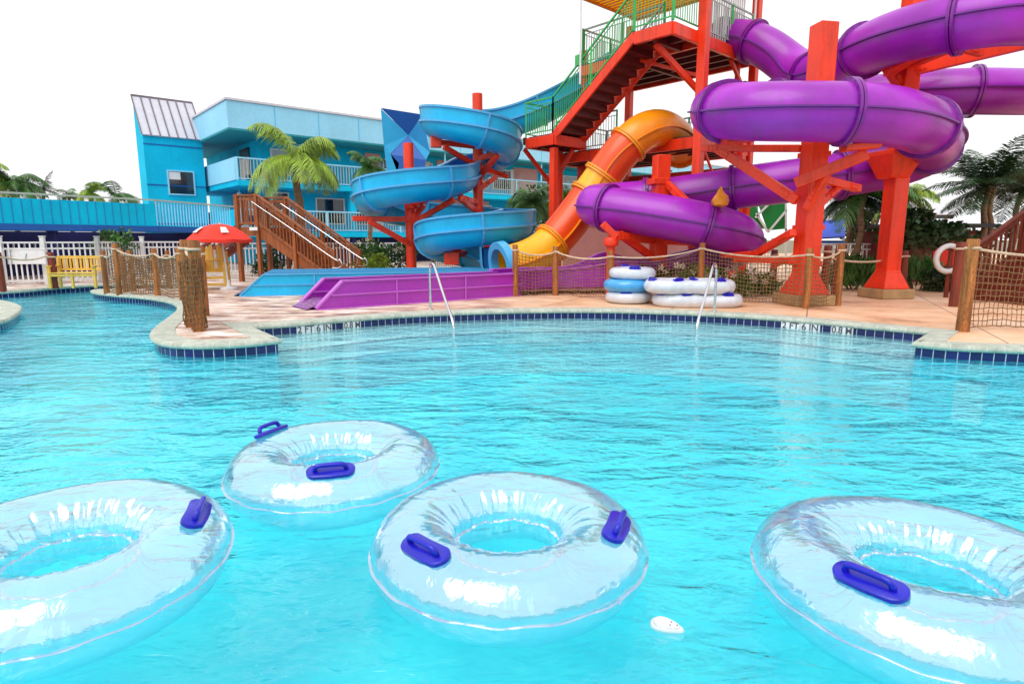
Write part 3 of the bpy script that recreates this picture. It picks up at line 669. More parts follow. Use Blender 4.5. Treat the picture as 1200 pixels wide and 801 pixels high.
# run-out flumes
def flume(root, A, B, lanes, width, h, mat_o, mat_i, mat_e, slant=.55):
    A, B = V((A.x, A.y, DZ)), V((B.x, B.y, DZ)); e = (B-A).normalized(); n = V((-e.y, e.x, 0)); L_ = (B-A).length; up = V((0, 0, 1))
    for k in range(lanes+1):
        o0 = A+n*(width*k); th = .09
        prof = [(0 if True else 0, .02), (slant, h), (L_, h), (L_, .02)]
        mb = MB(); vs = [o0+e*a+up*b for a, b in prof]+[o0+n*th+e*a+up*b for a, b in prof]
        mb.add(vs, [(0, 1, 2, 3)[::-1], (4, 5, 6, 7), (0, 4, 5, 1)[::-1], (1, 5, 6, 2)[::-1], (2, 6, 7, 3)[::-1]])
        w = mb.build('side_wall', mat_o, root, bevel=.012)
        mb = MB(); mb.bar(o0+n*th/2+e*slant+up*(h+.012), o0+n*th/2+e*L_+up*(h+.012), th+.07, .035); mb.bar(o0+n*th/2+up*.03, o0+n*th/2+e*slant+up*(h+.012), th+.05, .035)
        mb.build('edge_trim', mat_e, w)
        mb = MB(); mb.bar(o0-n*.012+e*(slant*.55)+up*(h*.52), o0-n*.012+e*L_+up*(h*.52), .03, .035); mb.bar(o0-n*.012+up*.012, o0-n*.012+e*L_+up*.012, .05, .03)
        for q in range(1, int(L_/1.7)+1): mb.bar(o0-n*.01+e*(q*1.7)+up*.02, o0-n*.01+e*(q*1.7)+up*h, .03, .03)
        mb.build('moulded_rib', mat_e, w)
    for k in range(lanes):
        a0 = A+n*(width*k+.09); a1 = A+n*(width*(k+1))
        mb = MB(); prof = [(-.16, .015), (.28, .16), (L_, .20)]
        r_ = [[a+e*s_+up*z for a in (a0, a1)] for s_, z in prof]
        for i in range(2): mb.add([r_[i][0], r_[i+1][0], r_[i+1][1], r_[i][1]], [(0, 1, 2, 3)])
        mb.build('channel_floor', mat_i, root)
        mb = MB()   # thin sheet of running water
        for i in range(2): mb.add([p_+up*.02 for p_ in (r_[i][0], r_[i+1][0], r_[i+1][1], r_[i][1])], [(0, 1, 2, 3)])
        mb.build('running_water', M['film'], root)
def film_mat():
    m, nt, N = nodes('running_water'); L = nt.links.new
    out = N('ShaderNodeOutputMaterial'); g = N('ShaderNodeNewGeometry'); n = N('ShaderNodeTexNoise'); n.inputs['Scale'].default_value = 14; n.inputs['Detail'].default_value = 5
    L(g.outputs['Position'], n.inputs['Vector']); bp = N('ShaderNodeBump'); bp.inputs['Distance'].default_value = .05; L(n.outputs['Fac'], bp.inputs['Height'])
    gl = N('ShaderNodeBsdfGlossy'); gl.inputs['Roughness'].default_value = .1; L(bp.outputs[0], gl.inputs['Normal']); tr = N('ShaderNodeBsdfTransparent')
    r = N('ShaderNodeMapRange'); r.inputs['From Min'].default_value = .45; r.inputs['From Max'].default_value = .6; r.inputs['To Min'].default_value = .1; r.inputs['To Max'].default_value = .7; L(n.outputs['Fac'], r.inputs['Value'])
    mx = N('ShaderNodeMixShader'); L(r.outputs[0], mx.inputs[0]); L(tr.outputs[0], mx.inputs[1]); L(gl.outputs[0], mx.inputs[2]); L(mx.outputs[0], out.inputs[0]); return m
M['film'] = film_mat()
pA, pB = G(371, 363.5), G(610, 346.5)
pf = thing('purple_flume', 'magenta purple run-out flume with a slanted mouth beside the pool', 'water slide', pA)
flume(pf, pA, pB, 1, .95, .52, M['magenta'], M['magenta'], M['magenta_edge'])
# curved part joining it to the tube
e = (pB-pA).normalized(); nn = V((-e.y, e.x, 0))
mid = pB+nn*.5
cp = [mid-e*.1+V((0, 0, .16)), mid+e*.9+V((0, 0, .17)), P(700, 325, 15.7), P(760, 318, 16.3), P(800, 308, 16.6), P(835, 298, 16.6)]
cp[2].z = .36; cp[3].z = .50; cp[4].z = .70; cp[5].z = .92
cp = smooth_pts(resample(catmull(cp, 12), .2), 4); fr = frames(cp); mb = MB(); me_ = MB()
for sg in (-1, 1):
    hts = [.42+.34*math.exp(-((i/len(fr)-.48)/.12)**2)*(1 if sg < 0 else .4) for i in range(len(fr))]
    mb.ring([[p+x*sg*.43, p+x*sg*.52, p+x*sg*.52+V((0, 0, hts[i])), p+x*sg*.43+V((0, 0, hts[i]))] for i, (p, t, x, y) in enumerate(fr)])
    me_.ring([[p+x*sg*.41+V((0, 0, hts[i])), p+x*sg*.56+V((0, 0, hts[i])), p+x*sg*.56+V((0, 0, hts[i]+.03)), p+x*sg*.41+V((0, 0, hts[i]+.03))] for i, (p, t, x, y) in enumerate(fr)])
mb.ring([[p+x*.42-V((0, 0, .0)), p-x*.42, p-x*.42-V((0, 0, .06)), p+x*.42-V((0, 0, .06))] for p, t, x, y in fr])
c_ = mb.build('curved_channel', M['magenta'], pf, smooth=True); me_.build('edge_trim', M['magenta_edge'], c_)
bA, bB = G(281, 347.5), P(590, 318, 16.25)
bf = thing('blue_flume', 'bright blue two-lane run-out flume behind the purple one', 'water slide', bA)
flume(bf, bA, bB, 2, 1.05, .50, M['blue_slide'], M['blue_in'], M['blue_edge'])

# ================= RED STEELWORK =================
def column(px, py_top, Y, w, label, base_y=None, flare=False, cap=True, round_=False, zt=None, lower=None):
    b = P(px, 300, Y); zt = zt or P(px, py_top, Y).z; bx, by = b.x, b.y
    t = thing('steel_column', label, 'steel column', (bx, by, DZ), 0)
    z0 = DZ
    if flare:
        MB().box((bx, by, DZ+.11), (w*2.3, w*2.3, .22), .18).build('concrete_footing', M['concrete'], t, bevel=.03)
        mb = MB(); n = 4
        prof = [(w*1.05, DZ+.22), (w*1.0, DZ+.27), (w*.62, DZ+.58), (w*.58, DZ+.64)]
        mb.ring([[V((bx+r_*1.25*math.cos(a+.18+PI/4), by+r_*1.25*math.sin(a+.18+PI/4), z)) for a in [q*PI/2 for q in range(4)]] for r_, z in prof])
        mb.build('flared_base', M['red'], t, bevel=.02); z0 = DZ+.6
    mb = MB()
    if round_: mb.cyl((bx, by, z0), (bx, by, zt), w/2, n=20)
    else: mb.box((bx, by, (z0+zt)/2), (w, w, zt-z0), .18)
    sh = mb.build('shaft', M['red'], t, smooth=round_, bevel=0 if round_ else .02)
    if lower:
        MB().box((bx+.04, by+.12, (z0+lower)/2), (w*.95, w*.95, lower-z0), .18).build('rear_shaft', M['red'], t, bevel=.02)
        z = z0+.25
        while z < lower:
            MB().box((bx+.02, by+.05, z), (w*1.12, w*1.25, .10), .18).build('clamp_band', M['red'], t, bevel=.012); z += .72
    return t
def arm(t, a, b, w=.16, h=.2, name='bracket_arm'):
    o = MB().bar(P(*a), P(*b), w, h).build(name, M['red'], t, bevel=.012)
    pa, pb = P(*a), P(*b); d = (pb-pa).normalized(); x = d.cross(V((0, 0, 1))).normalized(); u = x.cross(d); mb = MB()
    for e, sg in ((pa, 1), (pb, -1)):
        c = e+d*sg*.30; mb.bar(c-d*.13, c+d*.13, w+.03, h*.62)
        for i in (-.09, 0, .09):
            for j in (-.2, .2): mb.cyl(c+d*i+u*j*h-x*(w/2+.035), c+d*i+u*j*h+x*(w/2+.035), .014, n=6)
    mb.build('bolted_plate', M['red'], o)
    return o
colA = column(945, 28, 12.75, .38, 'thick red column on the right with the widest flared base and many arms', flare=True, lower=3.4)
for a, b, w, h in (((938, 174, 12.7), (822, 174, 14.2), .14, .14), ((934, 235, 12.6), (838, 172, 14.0), .16, .19), ((932, 215, 12.4), (1017, 180, 11.8), .17, .21),
                   ((945, 245, 12.5), (972, 196, 12.1), .13, .15), ((950, 207, 12.9), (1006, 221, 13.8), .16, .16), ((948, 250, 12.9), (982, 219, 13.5), .13, .15),
                   ((936, 305, 12.7), (862, 303, 14.6), .16, .16), ((930, 272, 12.6), (878, 302, 14.2), .14, .15), ((950, 292, 12.7), (905, 312, 13.6), .1, .1)):
    arm(colA, a, b, w, h)
for px, py, Y in ((1008, 172, 11.75), (866, 164, 12.6), (862, 298, 14.7)):   # saddles under the tube
    c = P(px, py, Y); MB().bar(c-V((.32, 0, .03)), c+V((.32, 0, .03)), .3, .12).build('saddle', M['red'], colA, bevel=.02)
colB = column(1042, -20, 14.2, .36, 'red column right of the thick one, rising past the top tube with a capital', flare=True, zt=8.1)
c = P(1049, 180, 14.2)
mb = MB(); mb.ring([[V((c.x+r_*1.25*math.cos(a+.18+PI/4), c.y+r_*1.25*math.sin(a+.18+PI/4), z)) for a in [q*PI/2 for q in range(4)]] for r_, z in ((.24, c.z-.55), (.27, c.z-.5), (.46, c.z-.05), (.46, c.z+.05))])
mb.build('capital', M['red'], colB, bevel=.02)
for a, b, w, h in (((1058, 84, 14.2), (1320, 22, 12.9), .2, .26), ((1058, 78, 14.2), (1150, 40, 12.5), .18, .2), ((1058, 70, 14.4), (1110, 52, 14.8), .18, .18), ((1058, 105, 14.2), (1036, 74, 14.0), .16, .18), ((1040, 84, 13.9), (1075, 62, 13.0), .2, .22), ((1150, 62, 13.4), (1100, 48, 12.9), .12, .16)):
    arm(colB, a, b, w, h)
colC = column(771, 182, 16.0, .36, 'short square red column between the orange slide and the tower, with a collar', round_=False)
c = P(771, 213, 16.0); MB().box(c, (.44, .44, .16), .18).build('collar', M['red'], colC, bevel=.02)
for a, b, w, h in (((771, 282, 16), (722, 276, 15.0), .17, .2), ((771, 306, 16), (726, 274, 15.2), .15, .17), ((771, 282, 16), (815, 284, 15.3), .15, .17), ((778, 212, 16), (806, 238, 15.2), .15, .17), ((778, 214, 16), (818, 234, 18.0), .12, .14)):
    arm(colC, a, b, w, h)
cN = P(716, 283, 15.0)
colD = thing('steel_column', 'small round red pipe support with a domed cap under the left bend', 'steel column', (cN.x, cN.y, DZ))
MB().cyl((cN.x, cN.y, DZ), (cN.x, cN.y, cN.z), .10, n=16).build('shaft', M['red'], colD, smooth=True)
MB().lathe((cN.x, cN.y, cN.z), [(.10, -.12), (.17, -.10), (.19, 0), (.15, .09), (.04, .13)], 18).build('domed_cap', M['red'], colD, smooth=True)
MB().bar(P(706, 262, 15.0), P(722, 278, 15.0), .2, .16).build('bracket_arm', M['red'], colD, bevel=.01)
# columns of the blue slide
colE = column(561, 110, 20.8, .33, 'tall round red column inside the top loop of the blue slide', round_=True)
for a, b in (((561, 172, 20.8), (508, 166, 20.2)), ((561, 196, 20.8), (520, 172, 20.0)), ((561, 186, 20.7), (592, 176, 20.3)), ((561, 208, 20.7), (583, 182, 20.0)), ((561, 196, 20.9), (594, 207, 21.8)),
             ((561, 222, 20.7), (582, 207, 20.8)), ((561, 238, 20.8), (540, 231, 19.6)), ((561, 250, 20.7), (538, 232, 19.4)), ((561, 292, 20.7), (528, 301, 18.4)), ((561, 288, 20.7), (618, 283, 18.8)), ((561, 305, 20.6), (530, 292, 18.8))):
    arm(colE, a, b, .13, .16)
c = P(529, 303, 18.3); MB().box(c, (.42, .35, .36), .2).build('end_box', M['red'], colE, bevel=.02)
c = P(511, 166, 20.2); MB().box(c, (.34, .3, .36), .2).build('end_box', M['red'], colE, bevel=.02)
colF = column(482, 168, 20.2, .33, 'shorter round red column inside the left loop of the blue slide', round_=True)
c = P(482, 238, 20.2); MB().lathe(c, [(.17, -.2), (.23, -.16), (.23, .16), (.17, .2)], 18).build('collar', M['red'], colF, smooth=True)
for a, b in (((482, 257, 20.1), (413, 256, 19.4)), ((482, 287, 20.1), (432, 259, 19.4)), ((482, 262, 20.1), (532, 234, 19.2)), ((484, 256, 20.1), (497, 240, 19.9)), ((482, 240, 20.3), (500, 234, 19.4))):
    arm(colF, a, b, .13, .16)

# ================= STAIR TOWER =================
tu = V((.735, .678, 0)).normalized(); tv = V((-tu.y, tu.x, 0)); TN = V((3.68, 15.05, 0)); ZU, ZM, ZP = 6.45, 4.42, 4.08
TK = 1.10
def T(u, v, z): p_ = TN+tu*u+tv*v; return V((p_.x*TK, p_.y*TK, CAM_H+(z-CAM_H)*TK))
tower = thing('stair_tower', 'tall red steel slide tower with stairs, railings and two platforms', 'slide tower', (TN.x, TN.y, DZ))
UW, VW = 3.85, 3.9
def slab(u0, u1, v0, v1, z0, z1, name, m, parent=tower, **k):
    mb = MB(); vs = [T(u, v, z) for z in (z0, z1) for u, v in ((u0, v0), (u1, v0), (u1, v1), (u0, v1))]
    mb.add(vs, [(3, 2, 1, 0), (4, 5, 6, 7), (0, 1, 5, 4), (1, 2, 6, 5), (2, 3, 7, 6), (3, 0, 4, 7)])
    return mb.build(name, m, parent, **k)
def edge_beams(u0, u1, v0, v1, zt, joists, name, sides='nesw'):
    mb = MB(); z = zt-.16; h = .30
    E = {'n': ((u0, v0), (u1, v0)), 'e': ((u1, v0), (u1, v1)), 's': ((u1, v1), (u0, v1)), 'w': ((u0, v1), (u0, v0))}
    for s_ in sides:
        a, b = E[s_]; MB.bar(mb, T(*a, z), T(*b, z), .12, h)
    p = mb.build(name, M['red'], tower, bevel=.01)
    mb = MB()
    for k in range(1, joists):
        u = u0+(u1-u0)*k/joists; mb.bar(T(u, v0+.07, z-.02), T(u, v1-.07, z-.02), .09, .24)
    mb.bar(T(u0+.07, (v0+v1)/2, z-.05), T(u1-.07, (v0+v1)/2, z-.05), .10, .28)
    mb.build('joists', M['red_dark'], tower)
slab(1.3, UW-.05, .05, VW-.05, ZU-.045, ZU, 'upper_platform', M['deck_dark'])
slab(.05, 1.297, .05, 1.08, ZU-.045, ZU, 'stair_head', M['deck_dark'])
edge_beams(1.3, UW, 0, VW, ZU-.02, 5, 'platform_beam', 'nesw')
edge_beams(0, 1.24, 0, 1.05, ZU-.02, 2, 'platform_beam', 'nw')
slab(1.35, UW-.05, .05, VW+1.0, ZP-.045, ZP, 'middle_platform', M['deck_dark'])
edge_beams(1.3, UW, 0, VW+1.05, ZP-.02, 6, 'platform_beam')
slab(.03, 1.27, 3.75, 4.75, ZM-.045, ZM, 'landing', M['deck_dark'])
edge_beams(0, 1.3, 3.7, 4.8, ZM-.02, 3, 'platform_beam')
slab(-.02, 1.28, 4.87, 4.93, ZM-.2, ZM, 'landing_edge', M['deck_dark'])
# stairs between them
v_top, v_bot = 1.1, 3.78
def flight(u0, u1, v0, z0, v1, z1, n):
    for u in (u0, u1):
        mb = MB(); mb.bar(T(u, v0, z0-.10), T(u, v1, z1-.10), .07, .25); mb.build('stringer', M['red'], tower, bevel=.01)
    mb = MB()
    for k in range(n):
        f = (k+.5)/n; v = v0+(v1-v0)*f; z = z0+(z1-z0)*f
        mb.box(T((u0+u1)/2, v, z-.06), (.34, u1-u0-.07, .05), math.atan2(tv.y, tv.x))
        mb.box(T((u0+u1)/2, v-.13, z+.02), (.02, u1-u0-.07, .16), math.atan2(tv.y, tv.x))
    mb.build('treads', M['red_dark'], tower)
flight(.04, 1.24, v_top, ZU, v_bot, ZM, 11)
def rail(pts, m_post, m_bal, zoff=1.05, pitch=.10, parent=tower, name='railing', post_w=.05):
    """pts on floor level; balusters between a top and a bottom rail"""
    mb = MB(); up = V((0, 0, 1))
    for a, b in zip(pts, pts[1:]):
        mb.bar(a+up*zoff, b+up*zoff, .045, .045); mb.bar(a+up*.1, b+up*.1, .03, .03)
        mb.bar(a+up*(zoff-.14), b+up*(zoff-.14), .02, .02)
    r_ = mb.build(name, m_bal, parent)
    mb = MB()
    for a, b in zip(pts, pts[1:]):
        L_ = (b-a).length; n = max(1, int(L_/pitch))
        for k in range(1, n): mb.bar(a.lerp(b, k/n)+up*.1, a.lerp(b, k/n)+up*(zoff-.14), .019)
    mb.build('balusters', m_bal, r_)
    for a, b in zip(pts, pts[1:]):
        n = max(1, round((b-a).length/1.5))
        for k in range(n+1):
            if k == n and b is not pts[-1]: continue
            MB().bar(a.lerp(b, k/n), a.lerp(b, k/n)+up*(zoff+.02), post_w).build('rail_post', m_post, r_)
    return r_
gr, gy = M['green_rail'], M['grey_rail']
rail([T(.02, v_top, ZU), T(.02, .02, ZU), T(1.2, .02, ZU)], gr, M['green_rail'], post_w=.07)
rail([T(1.6, .02, ZU), T(UW-.05, .02, ZU)], gr, gy, post_w=.06)
rail([T(UW-.05, 1.2, ZU), T(UW-.05, VW-.05, ZU), T(1.3, VW-.05, ZU)], gr, gy)
rail([T(.02, v_bot, ZM), T(.02, v_top, ZU)], gr, M['green_rail'])
rail([T(1.26, v_bot, ZM), T(1.26, v_top, ZU)], gr, gy)
rail([T(.02, v_bot, ZM), T(.02, 4.85, ZM), T(1.3, 4.85, ZM)], gr, M['green_rail'])
rail([T(1.36, VW+.3, ZP), T(1.36, 2.6, ZP)], gr, gy); rail([T(1.9, .05, ZP), T(UW-.05, .05, ZP)], gr, gy)
rail([T(1.36, VW+1.0, ZP), T(UW-.05, VW+1.0, ZP)], gr, gy)
rail([T(UW-.05, VW+1.0, ZP), T(UW-.05, .3, ZP)], gr, gy)
# white picket screen near the purple slide entrance
mb = MB()
for k in range(16): mb.bar(T(1.75+k*.115, .12, ZU+.02), T(1.75+k*.115, .12, ZU+1.9), .035)
mb.build('picket_screen', M['white'], tower)
ZR_ = 8.42
def tpost(u, v, z1, w=.27, z0=DZ, name='tower_post'):
    mb = MB(); a = T(u, v, z0); b = T(u, v, z1); mb.box((a+b)/2, (w, w, z1-z0), math.atan2(tu.y, tu.x))
    return mb.build(name, M['red'], tower, bevel=.015)
tpost(1.08, -.16, ZR_, .24)
tpost(UW+.1, .0, ZR_, .22); tpost(UW-.4, .2, ZU, .12, ZM)
tpost(UW-.1, VW+.1, ZR_, .22); tpost(2.35, 4.72, 7.55, .22)
tpost(1.2, 4.6, ZM-.1, .17); tpost(.1, VW-.1, ZM-.2, .2); tpost(2.6, VW, ZM, .24); tpost(3.4, -.05, ZM, .24)
def brace(*a): MB().bar(*a).build('knee_brace', M['red'], tower, bevel=.008)
brace(T(1.45, 0, ZU-1.45), T(.2, .6, ZU-.35), .12, .14); brace(T(1.45, 0, ZU-1.0), T(.9, 1.8, ZU-.3), .07, .09)
brace(T(UW, .1, ZU-1.1), T(UW-1.0, .1, ZU-.3), .09, .1); brace(T(1.15, 4.95, ZM-1.2), T(.1, 5.0, ZM-.3), .09, .12); brace(T(.9, 3.8, ZM-.35), T(1.2, 4.9, ZM-1.3), .1, .12)
brace(T(1.45, 0, 2.2), T(UW, 0, 3.9), .09, .11); brace(T(1.45, 0, 3.9), T(2.9, 0, 2.3), .06, .06)
for a, b in (((1.45, 1.8, ZM-1.4), (UW, 1.8, ZM-1.4)), ((1.45, 3.9, ZM-1.1), (UW, 3.9, ZM-1.1)), ((UW, 0, ZM-1.0), (UW, VW, ZM-1.0))):
    mb = MB(); mb.bar(T(*a), T(*b), .12, .2); mb.build('cross_beam', M['red'], tower, bevel=.01)
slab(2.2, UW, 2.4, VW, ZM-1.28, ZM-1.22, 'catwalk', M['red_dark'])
MB().box(T(2.9, -.35, ZU-1.0), (.3, .16, .13), .6).build('lamp_housing', M['black'], tower, bevel=.01)
MB().box(T(.05, 2.9, 6.15), (.12, .18, .3), .6).build('control_box', M['green_rail'], tower, bevel=.01)
rail([T(1.36, VW-.05, ZU), T(1.36, 1.15, ZU)], gr, gy)
MB().box(T(3.35, -.05, ZU+.25), (.3, .05, .45), .75).build('gate_panel', M['green_rail'], tower, bevel=.01)
# roof canopy
ZR = 8.4
mb = MB(); mb.add([T(-.35, -.3, ZR), T(UW+.3, -.3, ZR), T(UW+.3, VW+.2, ZR), T(-.35, VW+.2, ZR)], [(0, 1, 2, 3)]); mb.build('roof_soffit', M['roof_sheet'], tower)
mb = MB()
for k in range(26):
    u = -.3+(UW+.6)*k/25; mb.bar(T(u, -.28, ZR-.015), T(u, VW+.18, ZR-.015), .05, .03)
mb.build('soffit_slats', M['roof_orange'], tower)
mb = MB()
for a, b in (((-.38, -.32), (UW+.33, -.32)), ((UW+.33, -.32), (UW+.33, VW+.22)), ((UW+.33, VW+.22), (-.38, VW+.22)), ((-.38, VW+.22), (-.38, -.32))): mb.bar(T(*a, ZR+.12), T(*b, ZR+.12), .06, .42)
mb.build('roof_fascia', M['roof_orange'], tower)
mb = MB(); cs = [T(a, b, ZR+.30) for a, b in ((-.42, -.36), (UW+.37, -.36), (UW+.37, VW+.26), (-.42, VW+.26))]+[T(UW/2, VW/2, ZR+1.5)]
mb.add(cs, [(0, 1, 4), (1, 2, 4), (2, 3, 4), (3, 0, 4)]); mb.build('roof', M['roof_sheet'], tower)
mb = MB()
mb.bar(T(-.1, 2.7, 5.5), T(-.1, 2.7, ZR), .05); mb.build('roof_pole', M['white'], tower)
mb = MB(); mb.bar(T(UW-.2, -.1, ZU), T(UW-.2, -.1, ZR), .05); mb.build('roof_pole', M['white'], tower)

# ================= HOTEL =================
d1 = V((.765, .644, 0)); d2 = V((-.644, .765, 0)); HC = V((-13.19, 29.77, 0)); rz1 = math.atan2(d1.y, d1.x)
def H(a, b, z): return HC+d1*a+d2*b+V((0, 0, z))
def hbox(a0, a1, b0, b1, z0, z1, mb=None):
    mb = mb or MB(); vs = [H(a, b, z) for z in (z0, z1) for a, b in ((a0, b0), (a1, b0), (a1, b1), (a0, b1))]
    return mb.add(vs, [(3, 2, 1, 0), (4, 5, 6, 7), (0, 1, 5, 4), (1, 2, 6, 5), (2, 3, 7, 6), (3, 0, 4, 7)])
hotel = thing('hotel_building', 'long turquoise two-storey hotel block with balconies and a deep flat roof', 'building', HC)
LH = 44
rf = hbox(0, LH, 0, 12, 6.62, 7.86).build('roof', M['bfascia'], hotel, bevel=.02)
hbox(-.06, LH, -.06, 12, 7.862, 7.96).build('roof_edge', M['metalroof'], rf)
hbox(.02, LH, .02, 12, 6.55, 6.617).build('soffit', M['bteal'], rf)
hbox(2.0, LH, 2.2, 11.8, .1, 6.55).build('wall', M['bblue'], hotel)
for z0, z1, nm in ((4.05, 4.32, 'balcony'), (1.62, 1.9, 'walkway')):
    bl = hbox(.35, LH, .35, 2.2, z0, z1, hbox(.35, 2.0, 2.2, 9, z0, z1)).build(nm, M['bblue'], hotel, bevel=.01)
    mb = MB()
    for k in range(int((LH-.4)/.16)): mb.bar(H(.4+k*.16, .42, z1+.08), H(.4+k*.16, .42, z1+1.0), .035)
    mb.build('balusters', M['grey_rail'], bl)
    mb = MB(); mb.bar(H(.35, .42, z1+1.04), H(LH, .42, z1+1.04), .07, .07); mb.bar(H(.35, .42, z1+.08), H(LH, .42, z1+.08), .05, .05)
    for k in range(10): mb.bar(H(.4+k*4.4, .42, z1), H(.4+k*4.4, .42, z1+1.05), .1)
    mb.build('railing', M['bfascia'], bl)
    hbox(.30, .40, .42, 9, z1, z1+1.05).build('parapet', M['bfascia'] if z0 > 3 else M['bblue'], bl)
for a in (6.2, 12.4, 18.6, 24.8, 31, 37.2):
    hbox(a, a+.35, .5, .85, 1.9, 4.05).build('column', M['bblue'], hotel)
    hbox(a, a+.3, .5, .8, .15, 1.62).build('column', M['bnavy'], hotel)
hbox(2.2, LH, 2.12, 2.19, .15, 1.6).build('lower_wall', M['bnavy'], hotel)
def hwin(a0, a1, z0, z1, b=2.2, curtain=False):
    fr_ = MB(); 
    for q in ((a0-.07, a0, z0-.07, z1+.07), (a1, a1+.07, z0-.07, z1+.07), (a0, a1, z0-.07, z0), (a0, a1, z1, z1+.07)): hbox(q[0], q[1], b-.08, b-.003, q[2], q[3], fr_)
    w = fr_.build('window', M['white'], hotel)
    hbox(a0, a1, b-.03, b-.006, z0, z1).build('pane', M['curtain'] if curtain else M['glass'], w)
for a in (5.0, 6.9, 9.4, 13.5, 15.6, 19.5, 21.7, 25.5, 29): hwin(a, a+1.55, 2.4, 3.7)
hwin(2.6, 3.4, 2.0, 3.9)
hbox(1.93, 1.995, 2.8, 6.5, 1.95, 3.95).build('dark_doorway', M['glass'], hotel)
hbox(1.93, 1.995, 3.4, 5.0, 4.34, 6.3).build('dark_doorway', M['glass'], hotel)
for i, a in enumerate((2.7, 4.3, 9.2, 11.0, 15.4, 17.4, 21.8, 24, 28.2, 30.2, 34.5, 37)):
    hwin(a, a+(.9 if i < 2 else 1.5), 4.9, 6.1, curtain=i in (0, 3, 7))
for a0, a1 in ((8.0, 9.0), (12.9, 14.9), (19.2, 21.4), (26, 28), (32, 34), (36.2, 36.9)):
    hbox(a0, a1, 2.14, 2.197, 4.34, 6.4).build('pink_panel', M['pinkwall'], hotel)
hbox(12, 17, 2.14, 2.197, 1.95, 4.0).build('pink_panel', M['pinkwall'], hotel)
for a in (3.6, 15.0, 27.5):
    hbox(a+6.2, a+6.5, -.28, -.03, 6.9, 7.02).build('floodlight', M['black'], hotel)
MB().lathe(H(3.6, 1.2, 3.9), [(.02, .15), (.03, .05), (.12, .0), (.12, -.1), (.04, -.15)], 12).build('ceiling_lamp', M['white'], hotel)
MB().lathe(H(1.2, 3.0, 3.9), [(.02, .15), (.03, .05), (.12, .0), (.12, -.1), (.04, -.15)], 12).build('ceiling_lamp', M['white'], hotel)

for i, a in enumerate((4.1, 8.3, 11.6, 14.9, 18.9, 22.9)):
    d_ = hbox(a, a+.02+.75, 2.14, 2.196, 1.92 if i % 2 else 4.34, 3.85 if i % 2 else 6.25).build('door', M['white'] if i % 3 else M['bfascia'], hotel)
    hbox(a+.62, a+.68, 2.09, 2.138, 2.9 if i % 2 else 5.3, 3.0 if i % 2 else 5.4).build('handle', M['black'], d_)
for a in (4.6, 12.2, 20.0, 28.0): MB().cyl(H(a, .2, .2), H(a, .2, 6.6), .05, n=8).build('downpipe', M['bfascia'], hotel) if a > 10 else None
mb = MB()
for a in range(1, 20): mb.bar(H(a*2.2, -.012, 6.66), H(a*2.2, -.012, 7.84), .015)
mb.build('fascia_joint', M['bblue'], hotel)
# stair tower block with the metal roof
A0 = P(172, 232, 31.5); bd1 = d1; bd2 = d2
A0 = V((P(174, 232, 32).x, 32, 0))
def S(a, b, z): return A0+bd1*a+bd2*b+V((0, 0, z))
WB, DB = 2.75, 1.7
blk = thing('hotel_stair_block', 'narrow turquoise block with a steep white metal roof and one dark window', 'building', A0)
zf = P(174, 157, 32).z; zb = zf+2.0
mb = MB(); vs = [S(a, b, z) for a, b, z in ((0, 0, .1), (WB, 0, .1), (WB, DB, .1), (0, DB, .1), (0, 0, zf), (WB, 0, zf), (WB, DB, zb), (0, DB, zb))]
mb.add(vs, [(0, 1, 5, 4), (1, 2, 6, 5), (2, 3, 7, 6), (3, 0, 4, 7), (4, 5, 6, 7), (3, 2, 1, 0)]); mb.build('wall', M['bblue'], blk)
nrm = (S(WB, 0, zf)-S(0, 0, zf)).cross(S(0, DB, zb)-S(0, 0, zf)).normalized()
mb = MB(); q = [S(-.06, -.08, zf-.08), S(WB+.06, -.08, zf-.08), S(WB+.06, DB+.05, zb+.06), S(-.06, DB+.05, zb+.06)]
mb.add([p_+nrm*.02 for p_ in q]+[p_+nrm*.09 for p_ in q], [(3, 2, 1, 0), (4, 5, 6, 7), (0, 1, 5, 4), (1, 2, 6, 5), (2, 3, 7, 6), (3, 0, 4, 7)])
rfb = mb.build('roof', M['metalroof'], blk)
mb = MB()
for k in range(8):
    f = k/7; mb.bar(q[0].lerp(q[1], f)+nrm*.11, q[3].lerp(q[2], f)+nrm*.11, .05, .06)
mb.bar(q[3]+nrm*.1, q[2]+nrm*.1, .09, .09); mb.build('standing_seam', M['roofseam'], rfb)
mb = MB()
for z in (zf-.45, 4.25, 2.3): mb.bar(S(-.015, -.015, z), S(WB, -.015, z), .03, .05)
mb.build('wall_joint', M['bedge'], blk)
wz0, wz1 = P(200, 227, 32.8).z, P(200, 201, 32.8).z
mb = MB(); a0, a1 = 1.0, 2.15
for x0, x1, z0, z1 in ((a0-.07, a0, wz0-.07, wz1+.07), (a1, a1+.07, wz0-.07, wz1+.07), (a0, a1, wz0-.07, wz0), (a0, a1, wz1, wz1+.07)):
    vs = [S(a, b, z) for z in (z0, z1) for a, b in ((x0, -.07), (x1, -.07), (x1, -.003), (x0, -.003))]
    mb.add(vs, [(3, 2, 1, 0), (4, 5, 6, 7), (0, 1, 5, 4), (1, 2, 6, 5), (2, 3, 7, 6), (3, 0, 4, 7)])
w = mb.build('window', M['bfascia'], blk)
vs = [S(a, b, z) for z in (wz0, wz1) for a, b in ((a0, -.03), (a1, -.03), (a1, -.006), (a0, -.006))]
MB().add(vs, [(3, 2, 1, 0), (4, 5, 6, 7), (0, 1, 5, 4), (1, 2, 6, 5), (2, 3, 7, 6), (3, 0, 4, 7)]).build('pane', M['glass'], w)
vs = [S(a, b, z) for z in (wz1-.4, wz1-.02) for a, b in ((a0+.02, -.045), (a0+.55, -.045), (a0+.55, -.031), (a0+.02, -.031))]
